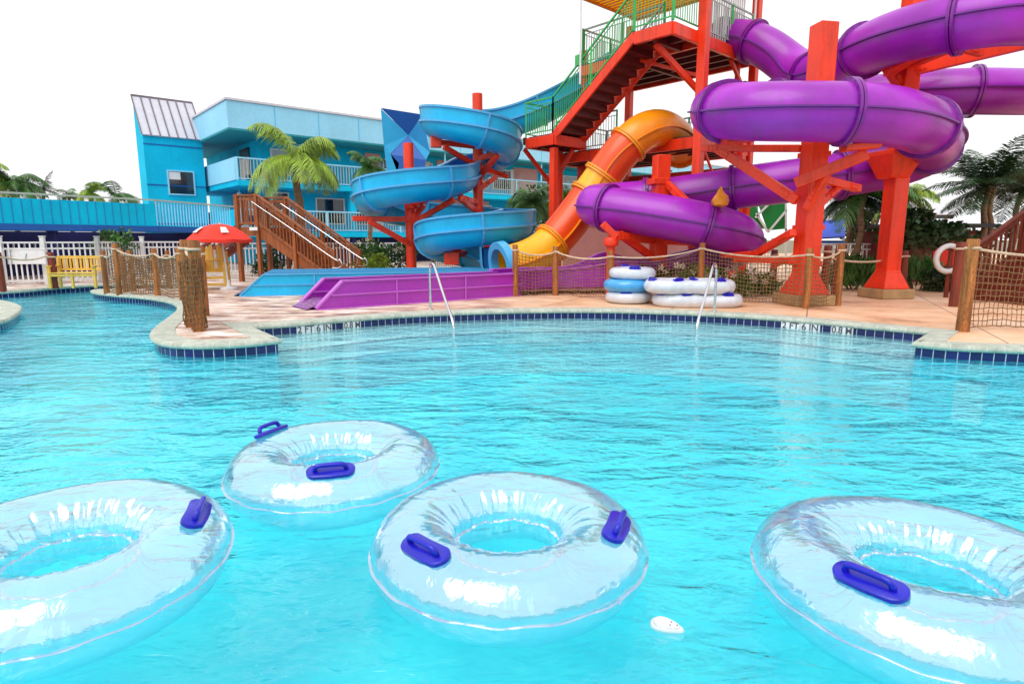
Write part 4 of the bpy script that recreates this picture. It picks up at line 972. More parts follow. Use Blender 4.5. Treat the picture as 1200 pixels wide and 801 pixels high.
MB().add(vs, [(3, 2, 1, 0), (4, 5, 6, 7), (0, 1, 5, 4), (1, 2, 6, 5), (2, 3, 7, 6), (3, 0, 4, 7)]).build('blind', M['white'], w)

# left wing with the long blue parapet
wing = thing('hotel_wing', 'low blue wing with a long solid parapet and dark navy ground floor at the left', 'building', (-16.7, 20.6, 0))
W0, W1, W2 = V((-16.7, 20.6, 0)), V((-14.0, 24.7, 0)), V((-13.1, 29.5, 0))
W00 = W0+(W0-W1).normalized()*9
e = (W1-W0).normalized(); wn = V((-e.y, e.x, 0))
if wn.x > 0: wn = -wn
def wall_run(a, b, z0, z1, th, off=0):
    n_ = V((-(b-a).normalized().y, (b-a).normalized().x, 0)); n_ = n_ if n_.x < 0 else -n_
    mb = MB(); vs = [p_+n_*o_+V((0, 0, z)) for z in (z0, z1) for p_, o_ in ((a, off), (b, off), (b, off+th), (a, off+th))]
    return mb.add(vs, [(3, 2, 1, 0), (4, 5, 6, 7), (0, 1, 5, 4), (1, 2, 6, 5), (2, 3, 7, 6), (3, 0, 4, 7)])
up = V((0, 0, 1))
pw = wall_run(W00, W1, 2.02, 2.86, .12).build('parapet', M['bblue'], wing)
mb = MB(); L_ = (W1-W00).length
for k in range(int(L_/.28)): mb.bar(W00.lerp(W1, k*.28/L_)-wn*.008+up*2.05, W00.lerp(W1, k*.28/L_)-wn*.008+up*2.84, .02, .02)
mb.build('panel_groove', M['panel_md'], pw)
wall_run(W00, W1, 1.80, 2.017, 2.2, -.03).build('floor_edge', M['bedge'], wing)
wall_run(W1, W2, 1.80, 2.017, 2.0, -.03).build('floor_edge', M['bedge'], wing)
mb = MB(); mb.bar(W00+up*3.02, W1+up*3.02, .07, .06); mb.bar(W1+up*3.02, W2+up*3.02, .07, .06)
for k in range(14): mb.bar(W00.lerp(W1, k/13)+up*2.86, W00.lerp(W1, k/13)+up*3.02, .05)
mb.build('handrail', M['grey_rail'], wing)
mb = MB(); L_ = (W2-W1).length
for k in range(int(L_/.17)): mb.bar(W1.lerp(W2, k*.17/L_)+up*2.05, W1.lerp(W2, k*.17/L_)+up*3.0, .035)
mb.build('balusters', M['bfascia'], wing)
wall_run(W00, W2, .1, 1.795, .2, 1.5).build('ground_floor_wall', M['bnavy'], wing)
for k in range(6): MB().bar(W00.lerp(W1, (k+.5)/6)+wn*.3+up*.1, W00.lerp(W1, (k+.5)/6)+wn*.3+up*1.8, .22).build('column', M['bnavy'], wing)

# faceted decorative sign panel
dp = thing('faceted_panel', 'angular bow-tie shaped panel of blue triangles left of the blue slide top', 'decorative panel', P(455, 240, 30))
def zc(x, y): return (400+x/4.444, 90+y/4.444)
def facet(pts, m, Y=30.0):
    ps = [P(*zc(*p_), Y+(.45 if i_ == 0 else 0)) for i_, p_ in enumerate(pts)]
    n_ = len(ps); back = [p_+V((0, .10, 0)) for p_ in ps]
    MB().add(ps+back, [tuple(range(n_)), tuple(range(n_, 2*n_))[::-1]]+[(i, i+n_, (i+1) % n_+n_, (i+1) % n_) for i in range(n_)]).build('facet', m, dp)
facet([(348, 305), (205, 162), (420, 196)], M['panel_dk']); facet([(348, 305), (255, 402), (222, 360), (205, 165)], M['panel_lt'])
facet([(348, 305), (422, 200), (460, 390)], M['panel_md']); facet([(348, 305), (460, 392), (440, 432)], M['panel_lt'])
facet([(348, 305), (440, 434), (420, 520), (300, 520), (257, 404)], M['panel_dk']); facet([(257, 406), (300, 450), (285, 560), (245, 560), (222, 364)], M['panel_lt'])

# ================= TIMBER STAIRS =================
def timber_stairs(loc, rz, L_, Hh, Wd, label, landing=1.3, m=None, flip=False, steel=True):
    """local x runs down the flight away from the landing; y is depth"""
    m = m or M['wood']
    t = thing('timber_stairs', label, 'stairs', loc, rz)
    n = max(3, round(Hh/.18)); sl = V((L_, 0, -Hh)); a = V((0, 0, Hh))
    for y in (0, Wd):
        mb = MB(); mb.bar(V((-.02, y, Hh-.14)), V((L_, y, -.06+.05)), .06, .30); mb.build('stringer', m, t, world=False, bevel=.008)
    mb = MB()
    for k in range(n):
        mb.box((L_*(k+.5)/n, Wd/2, Hh-Hh*(k+1)/n+.0), (L_/n+.03, Wd-.08, .045))
        mb.box((L_*(k)/n+.02, Wd/2, Hh-Hh*(k+.5)/n), (.02, Wd-.08, Hh/n-.05))
    mb.build('treads', m, t, world=False)
    mb = MB()
    if landing:
        for k in range(int(landing/.14)): mb.box((-.07-k*.14, Wd/2, Hh-.02), (.13, Wd+.1, .04))
        mb.build('landing', m, t, world=False)
        [MB().box((-landing/2, yy, Hh-.16), (landing, .06, .24)).build('landing_beam', m, t, world=False, bevel=.008) for yy in (-.02, Wd+.02)]
    def timber_rail(p0, p1, nb, y):
        mb = MB(); z = V((0, 0, 1))
        mb.bar(p0+z*.98, p1+z*.98, .12, .045); mb.bar(p0+z*.86, p1+z*.86, .04, .08); mb.bar(p0+z*.12, p1+z*.12, .04, .08)
        r_ = mb.build('railing', m, t, world=False, bevel=.006)
        mb = MB()
        for k in range(nb): 
            q_ = p0.lerp(p1, (k+.5)/nb); mb.bar(q_+z*.08, q_+z*.88, .035)
        mb.build('balusters', m, r_, world=False)
    for y in (-.06, Wd+.06):
        timber_rail(V((.05, y, Hh)), V((L_, y, 0)), max(4, int(L_/.125)), y)
        for x, zt, zb in ((0, Hh+1.02, 0), (L_*.5, Hh*.5+.98, 0), (L_, 1.02, 0)):
            mb = MB(); mb.box((x, y, (zt+zb)/2), (.11, .11, zt-zb)); mb.build('post', m, t, world=False, bevel=.008)
        if landing:
            timber_rail(V((-landing, y, Hh)), V((-.05, y, Hh)), int(landing/.125), y)
            mb = MB(); mb.box((-landing, y, (Hh+1.02)/2), (.13, .13, Hh+1.02)); mb.build('post', m, t, world=False, bevel=.008)
        if steel:   # metal grab rail with a looped end
            z = .78; pts = [V((-.1, y-.09, Hh+z)), V((L_*.5, y-.09, Hh*.5+z)), V((L_+.05, y-.09, z)), V((L_+.26, y-.09, z-.03)), V((L_+.34, y-.09, z-.16)), V((L_+.24, y-.09, z-.27)), V((L_+.0, y-.09, z-.28))]
            MB().tube(catmull(pts, 6), .019, 8).build('grab_rail', M['steel'], t, smooth=True, world=False)
    if landing:
        mb = MB(); p0, p1 = V((-landing, -.06, Hh)), V((-landing, Wd+.06, Hh)); z = V((0, 0, 1))
        mb.bar(p0+z*.98, p1+z*.98, .12, .045); r_ = mb.build('railing', m, t, world=False)
        mb = MB()
        for k in range(8): mb.bar(p0.lerp(p1, (k+.5)/8)+z*.08, p0.lerp(p1, (k+.5)/8)+z*.96, .06, .02)
        mb.build('balusters', m, r_, world=False)
    return t
st = P(304, 268, 19.6)
s1 = timber_stairs((st.x, st.y, DZ), math.radians(-22), 2.85, st.z-DZ+.05, 1.15, 'brown timber staircase with a landing descending right beside the red umbrella', landing=.8)
# its flight beyond, going down to the left
s1b = P(262, 268, 20.6)
mb = MB(); mb.bar(P(283, 262, 20.0), P(232, 292, 21.5), .12, .07); mb.bar(P(283, 275, 20.0), P(232, 305, 21.5), .08, .25); mb.bar(P(290, 282, 20.3), P(240, 314, 22), .08, .25)
for k in range(9):
    a = P(283, 264, 20).lerp(P(232, 292, 21.5), (k+.5)/9); mb.bar(a, a-V((0, 0, .55)), .04)
mb.build('rear_flight', M['woodred'], s1)
MB().box(P(297, 268, 19.45), (.32, .02, .1), -.38).build('notice_plate', M['white'], s1)
# right-hand stairs rising out of the frame
q0 = G(1152, 352)
s2 = timber_stairs((q0.x+2.75, q0.y+.9, DZ), math.radians(180+10), 3.0, 2.0, 1.5, 'dark timber staircase rising to the right behind the big rope net post', landing=1.4, m=M['woodred'], steel=False)

# ================= ROPE NET FENCES =================
def net_panel(a, b, za, zb, fence, cell=.085, sag=.10, belly=.03, wd=.009):
    """net hung between two posts: a,b base points; za,zb heights of the rope"""
    L_ = (b-a).length; t = (b-a).normalized(); n = V((-t.y, t.x, 0)); nu = max(3, int(L_/cell)); nv = max(4, int(.98/cell))
    rnd = random.Random(int(L_*1000))
    jit = [[(rnd.uniform(-.012, .012), rnd.uniform(-.012, .012)) for j in range(nv+1)] for i in range(nu+1)]
    def pt(i, j):
        f = i/nu; s_ = 4*f*(1-f); top = za+(zb-za)*f-sag*s_; bot = .05+.03*s_*math.sin(f*9)
        q_ = a.lerp(b, f); z = bot+(top-bot)*j/nv
        dx, dz = jit[i][j] if 0 < i < nu and j < nv else (0, 0)
        return V((q_.x, q_.y, a.z+z+dz))+n*(belly*s_*math.sin(PI*j/nv+.5))+t*dx
    mb = MB(); w = wd
    for j in range(nv+1):
        for i in range(nu): 
            p_, q_ = pt(i, j), pt(i+1, j); mb.add([p_-V((0, 0, w)), q_-V((0, 0, w)), q_+V((0, 0, w)), p_+V((0, 0, w))], [(0, 1, 2, 3)])
    for i in range(nu+1):
        for j in range(nv):
            p_, q_ = pt(i, j), pt(i, j+1); mb.add([p_-t*w, q_-t*w, q_+t*w, p_+t*w], [(0, 1, 2, 3)])
    mb.build('net', M['net'], fence)
    MB().tube([pt(i, nv) for i in range(nu+1)], .020, 7).build('top_rope', M['thickrope'], fence, smooth=True)
def net_fence(bases, label, m_post=None, w=.13, nets=None, wd=.0075, cell=.08, npm=None):
    g = G(*bases[0][:2]); f = thing('rope_net_fence', label, 'fence', g)
    pts = [G(b[0], b[1]) for b in bases]
    hs = [P(b[0], b[2], G(b[0], b[1]).y).z-DZ for b in bases]
    for k, (p_, h) in enumerate(zip(pts, hs)):
        ww = bases[k][3] if len(bases[k]) > 3 else w
        lx, ly = U(-.02, .02), U(-.015, .015); mb = MB(); ph = U(0, 6)
        mb.ring([[V((p_.x+lx*f+ww/2*rr*(1+.045*math.sin(3*a+ph+2*f)+.03*math.sin(7*a+ph*2+5*f)+.012*math.sin(13*a))*math.cos(a), p_.y+ly*f+ww/2*rr*(1+.045*math.sin(3*a+ph+2*f)+.03*math.sin(7*a+5*f))*math.sin(a), DZ-.01+h*f)) for a in [q_*2*PI/22 for q_ in range(22)]]
            for f, rr in ((0, 1.05), (.1, 1.03), (.3, 1.0), (.5, 1.01), (.7, .97), (.9, .97), (.985, .96), (1.0, .84))])
        mb.build('post', bases[k][4] if len(bases[k]) > 4 else (m_post or M['woodpost']), f, smooth=True)
        mb = MB(); zz = DZ+h-.14
        mb.ring([[V((p_.x+(ww/2*1.02+.02*math.cos(c))*math.cos(a), p_.y+(ww/2*1.02+.02*math.cos(c))*math.sin(a), zz+.022*math.sin(c))) for c in [q_*PI/3 for q_ in range(6)]] for a in [q_*PI/8 for q_ in range(16)]], closed_u=True, caps=False)
        mb.build('rope_lashing', M['thickrope'], f, smooth=True)
    for k in range(len(pts)-1):
        if nets is None or nets[k]: net_panel(pts[k], pts[k+1], hs[k]-.14, hs[k+1]-.14, f, cell=cell, wd=wd)
    return f
net_fence([(604, 347, 286), (651, 346, 288), (714.5, 352, 293), (820, 349, 284), (944, 361, 290), (981, 358, 285, .14)], 'long rope net fence in front of the orange and purple slides')
net_fence([(965, 353, 287, .16), (1056, 347, 293, .17)], 'rope fence of two dark posts between the two flared red columns', m_post=M['woodred'], nets=[False])
net_fence([(905, 340, 292, .17), (978, 346, 291, .17)], 'pair of dark timber posts behind the thick red column', m_post=M['woodred'], nets=[False])
net_fence([(1118, 359, 283, .20, M['woodred']), (1128, 388, 279, .17), (1300, 384, 283, .17)], 'closest rope net fence with a tall golden post at the right edge', nets=[False, True])
net_fence([(125.5, 343.6, 293), (140, 345, 285), (185, 346.5, 290.5), (214, 352, 289.5)], 'front run of net fence on the tip of the left peninsula', wd=.013, cell=.07)
net_fence([(147.5, 342, 292), (156.5, 341, 293), (199, 338, 293), (236, 339, 292)], 'rear run of net fence on the tip of the left peninsula', w=.12, wd=.013, cell=.07)
net_fence([(225, 383, 280, .16), (234, 388, 280.5, .17), (241, 370, 288, .13)], 'cluster of three lashed thick posts nearest the pool on the left peninsula', m_post=M['woodpost'], nets=[True, True])
net_fence([(-60, 344, 295, .18), (3, 341, 295, .18), (64.5, 337.5, 295, .17)], 'red-brown posts on the far left bank joined by a rope', m_post=M['woodred'], nets=[False, False])
f = [o for o in col.objects if o.get('label', '').startswith('cluster of three')][0]
for (px, py), rad, h in (((234, 388), .105, 1.0), ((225, 383), .10, .95)):
    b_ = G(px, py); mb = MB(); nu, nv = 9, 13
    pt_ = lambda i, j: V((b_.x+(rad+.012*math.sin(i*2.3+j*1.7))*math.cos(i*2*PI/nu+.12*math.sin(j)), b_.y+(rad+.012*math.sin(i*1.3+j))*math.sin(i*2*PI/nu+.12*math.sin(j)), DZ+.05+h*j/nv+.012*math.sin(i*3+j)))
    for j in range(nv+1):
        for i in range(nu):
            mb.bar(pt_(i, j), pt_(i+1, j), .013)
            if j < nv: mb.bar(pt_(i, j), pt_(i, j+1), .013)
    mb.build('wrapped_net', M['net'], f)
f = [o for o in col.objects if o.get('label', '').startswith('red-brown posts')][0]
p_, q_ = G(3, 341)+V((0, 0, .93)), G(64.5, 337.5)+V((0, 0, .93))
MB().tube([p_.lerp(q_, k/10)-V((0, 0, .14*4*(k/10)*(1-k/10))) for k in range(11)], .024, 7).build('top_rope', M['thickrope'], f, smooth=True)
f = [o for o in col.objects if o.get('label', '').startswith('rope fence of two dark')][0]
p_, q_ = G(965, 353)+V((0, 0, .95)), G(1056, 347)+V((0, 0, .95))
MB().tube([p_.lerp(q_, k/10)-V((0, 0, .12*4*(k/10)*(1-k/10))) for k in range(11)], .022, 7).build('top_rope', M['thickrope'], f, smooth=True)
net_fence([(508, 322, 288, .12), (578, 322, 290, .14), (475, 321, 285, .14)][:2], 'short rope fence behind the flumes between the blue slide columns', nets=[True])

# ================= WHITE PICKET FENCES =================
def picket(pts, h, label, pitch=.125, mat_=None, post_every=2.4):
    m = mat_ or M['white']; t = thing('picket_fence', label, 'fence', pts[0])
    z = V((0, 0, 1))
    for a, b in zip(pts, pts[1:]):
        for zz in (.12, h-.30, h-.12): MB().bar(a+z*zz, b+z*zz, .04, .05).build('rail', m, t)
    mb = MB()
    for a, b in zip(pts, pts[1:]):
        n = int((b-a).length/pitch)
        for k in range(n): p_ = a.lerp(b, (k+.5)/n); mb.bar(p_+z*.06, p_+z*(h-.12), .04, .022)
        for k in range(n//2): p_ = a.lerp(b, (k+.25)/(n/2)); mb.bar(p_+z*(h-.3), p_+z*(h-.1), .03, .022)
    mb.build('pickets', m, t)
    for a, b in zip(pts, pts[1:]):
        n = max(1, round((b-a).length/post_every))
        for k in range(n+1):
            if k == n and b is not pts[-1]: continue
            p_ = a.lerp(b, k/n); mb = MB(); mb.box(p_+z*(h/2+.02), (.11, .11, h+.04), .2); mb.box(p_+z*(h+.06), (.14, .14, .03), .2); mb.build('post', m, t)
    return t
picket([G(-50, 336), G(6, 334.5), G(56, 333), G(119, 330.5)], 1.36, 'white picket fence with tall bars behind the yellow bench')
picket([G(119, 330.5), P(170, 322, 21.5)+V((0, 0, DZ-P(170, 322, 21.5).z)), V((P(236, 322, 22.5).x, 22.5, DZ))], 1.36, 'white picket fence running back from the bench to the wooden stairs')
picket([V((P(236, 300, 22.5).x, 22.5, DZ)), V((P(345, 300, 24).x, 24, DZ)), V((P(470, 300, 25).x, 25, DZ))], 1.3, 'white picket fence seen under the brown timber staircase')
picket([V((P(700, 300, 20).x, 21, DZ)), V((P(800, 300, 21).x, 22, DZ)), V((P(905, 300, 23).x, 23, DZ))], 1.3, 'white picket fence behind the slide tower legs')
picket([V((P(950, 300, 21).x, 21, DZ)), V((P(1040, 300, 21).x, 21, DZ))], 1.3, 'white picket fence in front of the blue canopy')
# blank notice board hung on the fence
c = P(31, 301, 18.2); nb = thing('notice_board', 'blank white board hanging on the picket fence at the far left', 'board', c)
MB().box(c, (1.05, .03, .42), .1).build('board', M['white'], nb, bevel=.008)
MB().box(c+V((0, 0, .23)), (1.1, .05, .04), .1).build('top_bar', M['white'], nb)
c2 = c+V((.03, -.022, 0)); MB().bar(c2-V((.05, 0, .08)), c2+V((.0, 0, .1)), .005, .03).build('faded_mark', M['bteal'], nb)
c = P(34, 305, 17.6)

# ================= FURNITURE =================
g = G(92, 337.0); bench = thing('garden_bench', 'yellow wooden slatted bench by the white picket fence', 'bench', (g.x, g.y, DZ), .12)
y_ = M['yellowwood']
def lb(name, c, s, parent, m, rz=0): return MB().box(c, s, rz).build(name, m, parent, world=False, bevel=.006)
for x in (-.58, .58):
    lb('leg', (x, -.24, .3), (.07, .07, .6), bench, y_); lb('leg', (x, .24, .42), (.07, .07, .84), bench, y_); lb('armrest', (x, -.02, .61), (.09, .6, .035), bench, y_)
lb('leg', (0, -.24, .2), (.06, .06, .4), bench, y_)
mb = MB()
for k in range(5): mb.box((0, -.24+k*.11, .42), (1.2, .09, .025))
mb.build('seat', y_, bench, world=False)
mb = MB(); mb.box((0, .25, .84), (1.2, .04, .08)); mb.box((0, .25, .5), (1.2, .04, .06))
for k in range(13): mb.box((-.54+k*.09, .25, .67), (.05, .02, .3))
mb.build('backrest', y_, bench, world=False); lb('apron', (0, -.25, .36), (1.16, .03, .07), bench, y_)

g = G(252, 337.5); ch = thing('lifeguard_chair', 'yellow timber lifeguard chair with a rounded back below the umbrella', 'chair', (g.x, g.y, DZ), .25)
for x in (-.33, .33):
    lb('leg', (x, -.3, .36), (.07, .07, .72), ch, y_); lb('leg', (x, .28, .36), (.07, .07, .72), ch, y_); lb('armrest', (x, -.02, .72), (.12, .72, .035), ch, y_)
for k, z in enumerate((.12, .3)): lb('crossbar', (0, -.3, z), (.66, .03, .07), ch, y_)
mb = MB()
for k in range(5): mb.box((0, -.28+k*.12, .46), (.62, .1, .025))
mb.build('seat', y_, ch, world=False)
mb = MB(); n = 7   # fan of back slats with a rounded head
for k in range(n):
    x = (k-3)*.095; h = .72*math.sqrt(max(.15, 1-(x/.42)**2)); 
    if k == 3: continue
    mb.box((x, .30, .46+h/2+.02), (.088, .025, h))
mb.box((0, .29, .50), (.66, .03, .07)); mb.box((0, .29, .78), (.6, .03, .06)); mb.build('backrest', y_, ch, world=False)
MB().add([(-.05, .30, .52), (.05, .30, .52), (.03, .30, 1.05), (-.03, .30, 1.05)], [(0, 1, 2, 3)]).build('back_inset', M['white'], ch, world=False)

c = P(258, 281, 16.6); uz = P(258, 258, 16.6).z
um = thing('sun_umbrella', 'bright red domed patio umbrella with white patches and a tilted pole', 'umbrella', (P(268, 300, 16.6).x, 16.6, DZ))
mb = MB(); n = 48; R0 = .84; rings = []
for f, z in ((.01, .42), (.25, .40), (.5, .33), (.75, .20), (1.0, .02), (1.0, -.06)):
    rings.append([V((c.x+R0*f*(1-.035*abs(math.sin(4*a)))*math.cos(a), c.y+R0*f*(1-.035*abs(math.sin(4*a)))*math.sin(a), c.z+z-.02*abs(math.sin(4*a))*f)) for a in [q_*2*PI/n for q_ in range(n)]])
mb.ring(rings, caps=False); can = mb.build('canopy', M['umbrella'], um, smooth=True)
for a0 in (PI*1.30, PI*1.70):
    rr = []
    for f, z in ((.55, .318), (.68, .25), (.80, .175)):
        rr.append([V((c.x+(R0*f+.012)*math.cos(a), c.y+(R0*f+.012)*math.sin(a), c.z+z+.012)) for a in [a0-.14+q_*.07 for q_ in range(5)]])
    MB().ring(rr, closed_v=False, caps=False).build('white_patch', M['white'], can)
MB().cyl((P(268, 333, 16.6).x, 16.6, DZ), (c.x+.02, c.y, c.z+.45), .022, n=10).build('pole', M['white'], um, smooth=True)
for q_ in range(8):
    a = q_*PI/4; MB().bar((c.x, c.y, c.z+.36), (c.x+R0*.98*math.cos(a), c.y+R0*.98*math.sin(a), c.z-.02), .012).build('rib', M['white'], um)
MB().lathe((P(268, 333, 16.6).x, 16.6, DZ), [(.22, 0), (.22, .05), (.05, .09), (.04, .25)], 16).build('base', M['white'], um, smooth=True)

# stainless grab rails
def pool_rail(pl, pt, ph, label):
    a = G(*pl); zt = P(*pt, a.y).z; b = G(ph[0], ph[1], 0)
    t = thing('pool_handrail', label, 'handrail', (a.x, a.y, DZ))
    d = V((b.x-a.x, b.y-a.y, 0))
    pts = [V((a.x, a.y, DZ-.05)), V((a.x, a.y, DZ+.4)), V((a.x, a.y, zt-.13)), V((a.x, a.y, zt-.05))+d*.03, V((a.x, a.y, zt))+d*.12, V((a.x, a.y, zt-.05))+d*.24,
           V((a.x, a.y, 0))+d*.62+V((0, 0, zt*.52)), V((b.x, b.y, .12)), V((b.x, b.y, -.15)), V((b.x, b.y, -.35))]
    MB().tube(smooth_pts(resample(catmull(pts, 8), .05), 4), .024, 12).build('bent_rail', M['steel'], t, smooth=True)
    MB().lathe((a.x, a.y, DZ), [(.06, .0), (.06, .015), (.03, .025)], 16).build('escutcheon', M['steel'], t, smooth=True)
pool_rail((504.5, 362.5), (504, 308), (531, 386), 'bent stainless handrail at the left half of the pool steps')
pool_rail((837, 365), (836, 308), (817, 387), 'bent stainless handrail in front of the stacked tubes')

# stacked tubes
def stacked(name, loc, rz, Rm, r, m, angs, label, cat='inner tube', double=False, group=None):
    t = thing(name, label, cat, loc, rz, group)
    if not double:
        make_tube_mesh(Rm, r, int(loc[2]*100), 64, 20).build('inflated_ring', m, t, smooth=True, world=False)
        for a in angs: handle(t, Rm, r, math.radians(a))
    else:
        A_ = .40; NU = 120; per = 2*PI*Rm+4*A_; rings = []
        for i in range(NU):
            s_ = i/NU*per
            if s_ < PI*Rm: a = -PI/2+s_/Rm; p_ = V((A_+Rm*math.cos(a), Rm*math.sin(a), 0)); n_ = V((math.cos(a), math.sin(a), 0))
            elif s_ < PI*Rm+2*A_: p_ = V((A_-(s_-PI*Rm), Rm, 0)); n_ = V((0, 1, 0))
            elif s_ < 2*PI*Rm+2*A_: a = PI/2+(s_-PI*Rm-2*A_)/Rm; p_ = V((-A_+Rm*math.cos(a), Rm*math.sin(a), 0)); n_ = V((math.cos(a), math.sin(a), 0))
            else: p_ = V((-A_+(s_-2*PI*Rm-2*A_), -Rm, 0)); n_ = V((0, -1, 0))
            rr = r*(1+.02*math.sin(s_*19)-.10*math.exp(-(p_.x/.06)**2))
            rings.append([p_+n_*(rr*math.cos(b)*(1+.02*math.sin(s_*40+b)))+V((0, 0, rr*math.sin(b)*.95)) for b in [q_*2*PI/20 for q_ in range(20)]])
        mb = MB(); mb.ring(rings, closed_u=True, caps=False)
        mb.ring([[V((r*.85*math.cos(b), y_*Rm, r*.85*math.sin(b))) for b in [q_*2*PI/16 for q_ in range(16)]] for y_ in (-1, -.5, 0, .5, 1)])
        mb.build('inflated_ring', m, t, smooth=True, world=False)
        for sx in (-1, 1):
            for a in (205, 285):
                before = set(t.children); handle(t, Rm, r, math.radians(a))
                for o in set(t.children)-before:
                    for oo in [o]+list(o.children): oo.data.transform(Matrix.Translation((sx*A_, 0, 0)))
    return t
g = G(742, 356.5)
zc_ = DZ+.125
stacked('inner_tube', (g.x-.03, g.y+.4, zc_), .4, .36, .135, M['milkvinyl'], (230,), 'white inner tube lying on the deck, bottom of the stack of three')
stacked('inner_tube', (g.x-.05, g.y+.4, zc_+.25), 1.1, .37, .145, M['bluevinyl'], (260,), 'bright blue inner tube in the middle of the stack of three')
stacked('inner_tube', (g.x+.04, g.y+.42, zc_+.50), .2, .36, .135, M['milkvinyl'], (255, 90), 'white inner tube on top of the blue one')
g = G(826, 361)
stacked('double_tube', (g.x-.03, g.y+.45, zc_), -.03, .36, .145, M['milkvinyl'], (), 'white two-seat tube lying on the deck, lower of the pair by the handrail', double=True)
stacked('double_tube', (g.x-.20, g.y+.45, zc_+.28), -.05, .36, .15, M['milkvinyl'], (), 'white two-seat tube lying on top of another by the handrail', double=True)

# life ring and hut
hx = P(1096, 300, 19.5)
hut = thing('red_hut', 'low dark red hut behind the planting at the right', 'hut', (hx.x, 19.5, DZ))
MB().box((hx.x, 20.5, DZ+.8), (2.4, 2, 1.6)).build('wall', M['brickred'], hut); 
MB().box((hx.x, 20.4, DZ+1.75), (3.0, 2.6, .12)).build('roof', M['deck_dark'], hut, bevel=.02)
MB().box((hx.x+.35, 19.48, DZ+.9), (.9, .04, .8)).build('counter_board', M['umbrella'], hut)
lr = P(1112, 303, 14.2)
o = thing('life_ring', 'white life ring hanging beside the dark red timber post', 'life ring', lr)
mb = MB(); n = 32
mb.ring([[lr+V(((.29+.06*math.cos(c))*math.cos(a), .06*math.sin(c), (.29+.06*math.cos(c))*math.sin(a))) for c in [q_*PI/5 for q_ in range(10)]] for a in [q_*2*PI/n for q_ in range(n)]], closed_u=True, caps=False)
mb.build('ring', M['white'], o, smooth=True)
MB().cyl((lr.x+.1, lr.y+.1, DZ), (lr.x+.1, lr.y+.1, lr.z+.4), .05, n=10).build('stand', M['woodred'], o)

# things far behind
pb = thing('pink_wall', 'pale pink wall behind the orange slide', 'wall', (P(690, 300, 19.8).x, 19.8, DZ))
a, b = P(662, 268, 19.8), P(832, 275, 22.5)
MB().bar(V((a.x, a.y, 1.05)), V((b.x, b.y, 1.05)), .2, 1.75).build('wall_panel', M['pinkwall'], pb)
MB().bar(V((a.x, a.y, 1.95)), V((b.x, b.y, 1.95)), .26, .06).build('wall_cap', M['white'], pb)
pt = thing('play_tower', 'green play structure panels with white rails behind the purple slide', 'play structure', P(910, 300, 25))
for pts in ([(888, 236), (921, 226), (921, 268), (900, 270)], [(870, 236), (884, 236), (896, 268), (880, 268)]):
    ps = [P(x, y, 25) for x, y in pts]; bk = [p_+V((0, .06, 0)) for p_ in ps]
    MB().add(ps+bk, [(0, 1, 2, 3), (7, 6, 5, 4), (0, 4, 5, 1), (1, 5, 6, 2), (2, 6, 7, 3), (3, 7, 4, 0)]).build('green_screen', M['greenpanel'], pt)
mb = MB()
for a, b in (((885, 255), (910, 230)), ((900, 272), (922, 246)), ((886, 250), (900, 272)), ((921, 226), (921, 270)), ((862, 246), (874, 232)), ((880, 268), (880, 320)), ((921, 268), (921, 320))): mb.bar(P(*a, 24.9), P(*b, 24.9), .07)
mb.build('white_rail', M['white'], pt)
mb = MB(); mb.bar(P(884, 225, 25.2), P(884, 262, 25.2), .25, .1); mb.build('blue_post', M['bfascia'], pt)
bc = thing('blue_canopy', 'blue canvas canopy and awning behind the thick red column', 'canopy', P(970, 300, 24))
ps = [P(950, 259, 25.5), P(990, 257, 25.5), P(990, 277, 23.5), P(950, 279, 23.5)]
MB().add(ps+[p_-V((0, -.02, .05)) for p_ in ps], [(0, 1, 2, 3), (7, 6, 5, 4), (0, 4, 5, 1), (1, 5, 6, 2), (2, 6, 7, 3), (3, 7, 4, 0)]).build('awning', M['bluecanvas'], bc)
ps = [P(950, 282, 23.6), P(990, 282, 23.6), P(990, 287, 23.4), P(950, 287, 23.4)]
MB().add(ps+[p_+V((0, .3, 0)) for p_ in ps], [(0, 1, 2, 3), (7, 6, 5, 4), (0, 4, 5, 1), (1, 5, 6, 2), (2, 6, 7, 3), (3, 7, 4, 0)]).build('valance', M['bedge'], bc)
for px in (951, 989): MB().bar(P(px, 262, 24.6), V((P(px, 300, 24.6).x, 24.6, DZ)), .07).build('canopy_post', M['white'], bc)
gh = P(1022, 266, 30)
gz = thing('white_gabled_pavilion', 'pale pavilion roof seen between the palms at the right', 'building', (P(1050, 300, 30).x, 30, DZ))
c = P(1060, 245, 30)
MB().add([c+V((-2.4, 0, -.25)), c+V((2.4, 0, -.25)), c+V((2.4, 3, -.25)), c+V((-2.4, 3, -.25)), c+V((0, 1.5, 1.1))], [(0, 1, 4), (1, 2, 4), (2, 3, 4), (3, 0, 4), (3, 2, 1, 0)]).build('roof', M['metalroof'], gz)
MB().box(c+V((0, 0, -.36)), (4.7, .1, .18)).build('fascia', M['deck_dark'], gz)
for x in (-2.1, 2.1): MB().bar(c+V((x, .1, -.3)), V((c.x+x, c.y+.1, DZ)), .12).build('post', M['white'], gz)

# orange pelican-like lantern is a plain carved ornament on the tube
c = P(844, 231, 14.4)
o = thing('orange_ornament', 'small orange flame-shaped ornament on top of the lower purple tube', 'ornament', c)
mb = MB(); mb.lathe(c-V((0, 0, .22)), [(.10, 0), (.17, .05), (.20, .15), (.16, .24), (.09, .30), (.05, .38), (.015, .45)], 12)
for v in mb.v: v += V((U(-.025, .025), U(-.02, .02), U(-.01, .01)))
mb.build('body', M['roof_orange'], o, smooth=True)
mb = MB(); mb.lathe(c+V((.07, -.1, -.12)), [(.02, 0), (.09, .03), (.07, .1), (.01, .14)], 8); mb.build('fin', M['tan'], o, smooth=True)

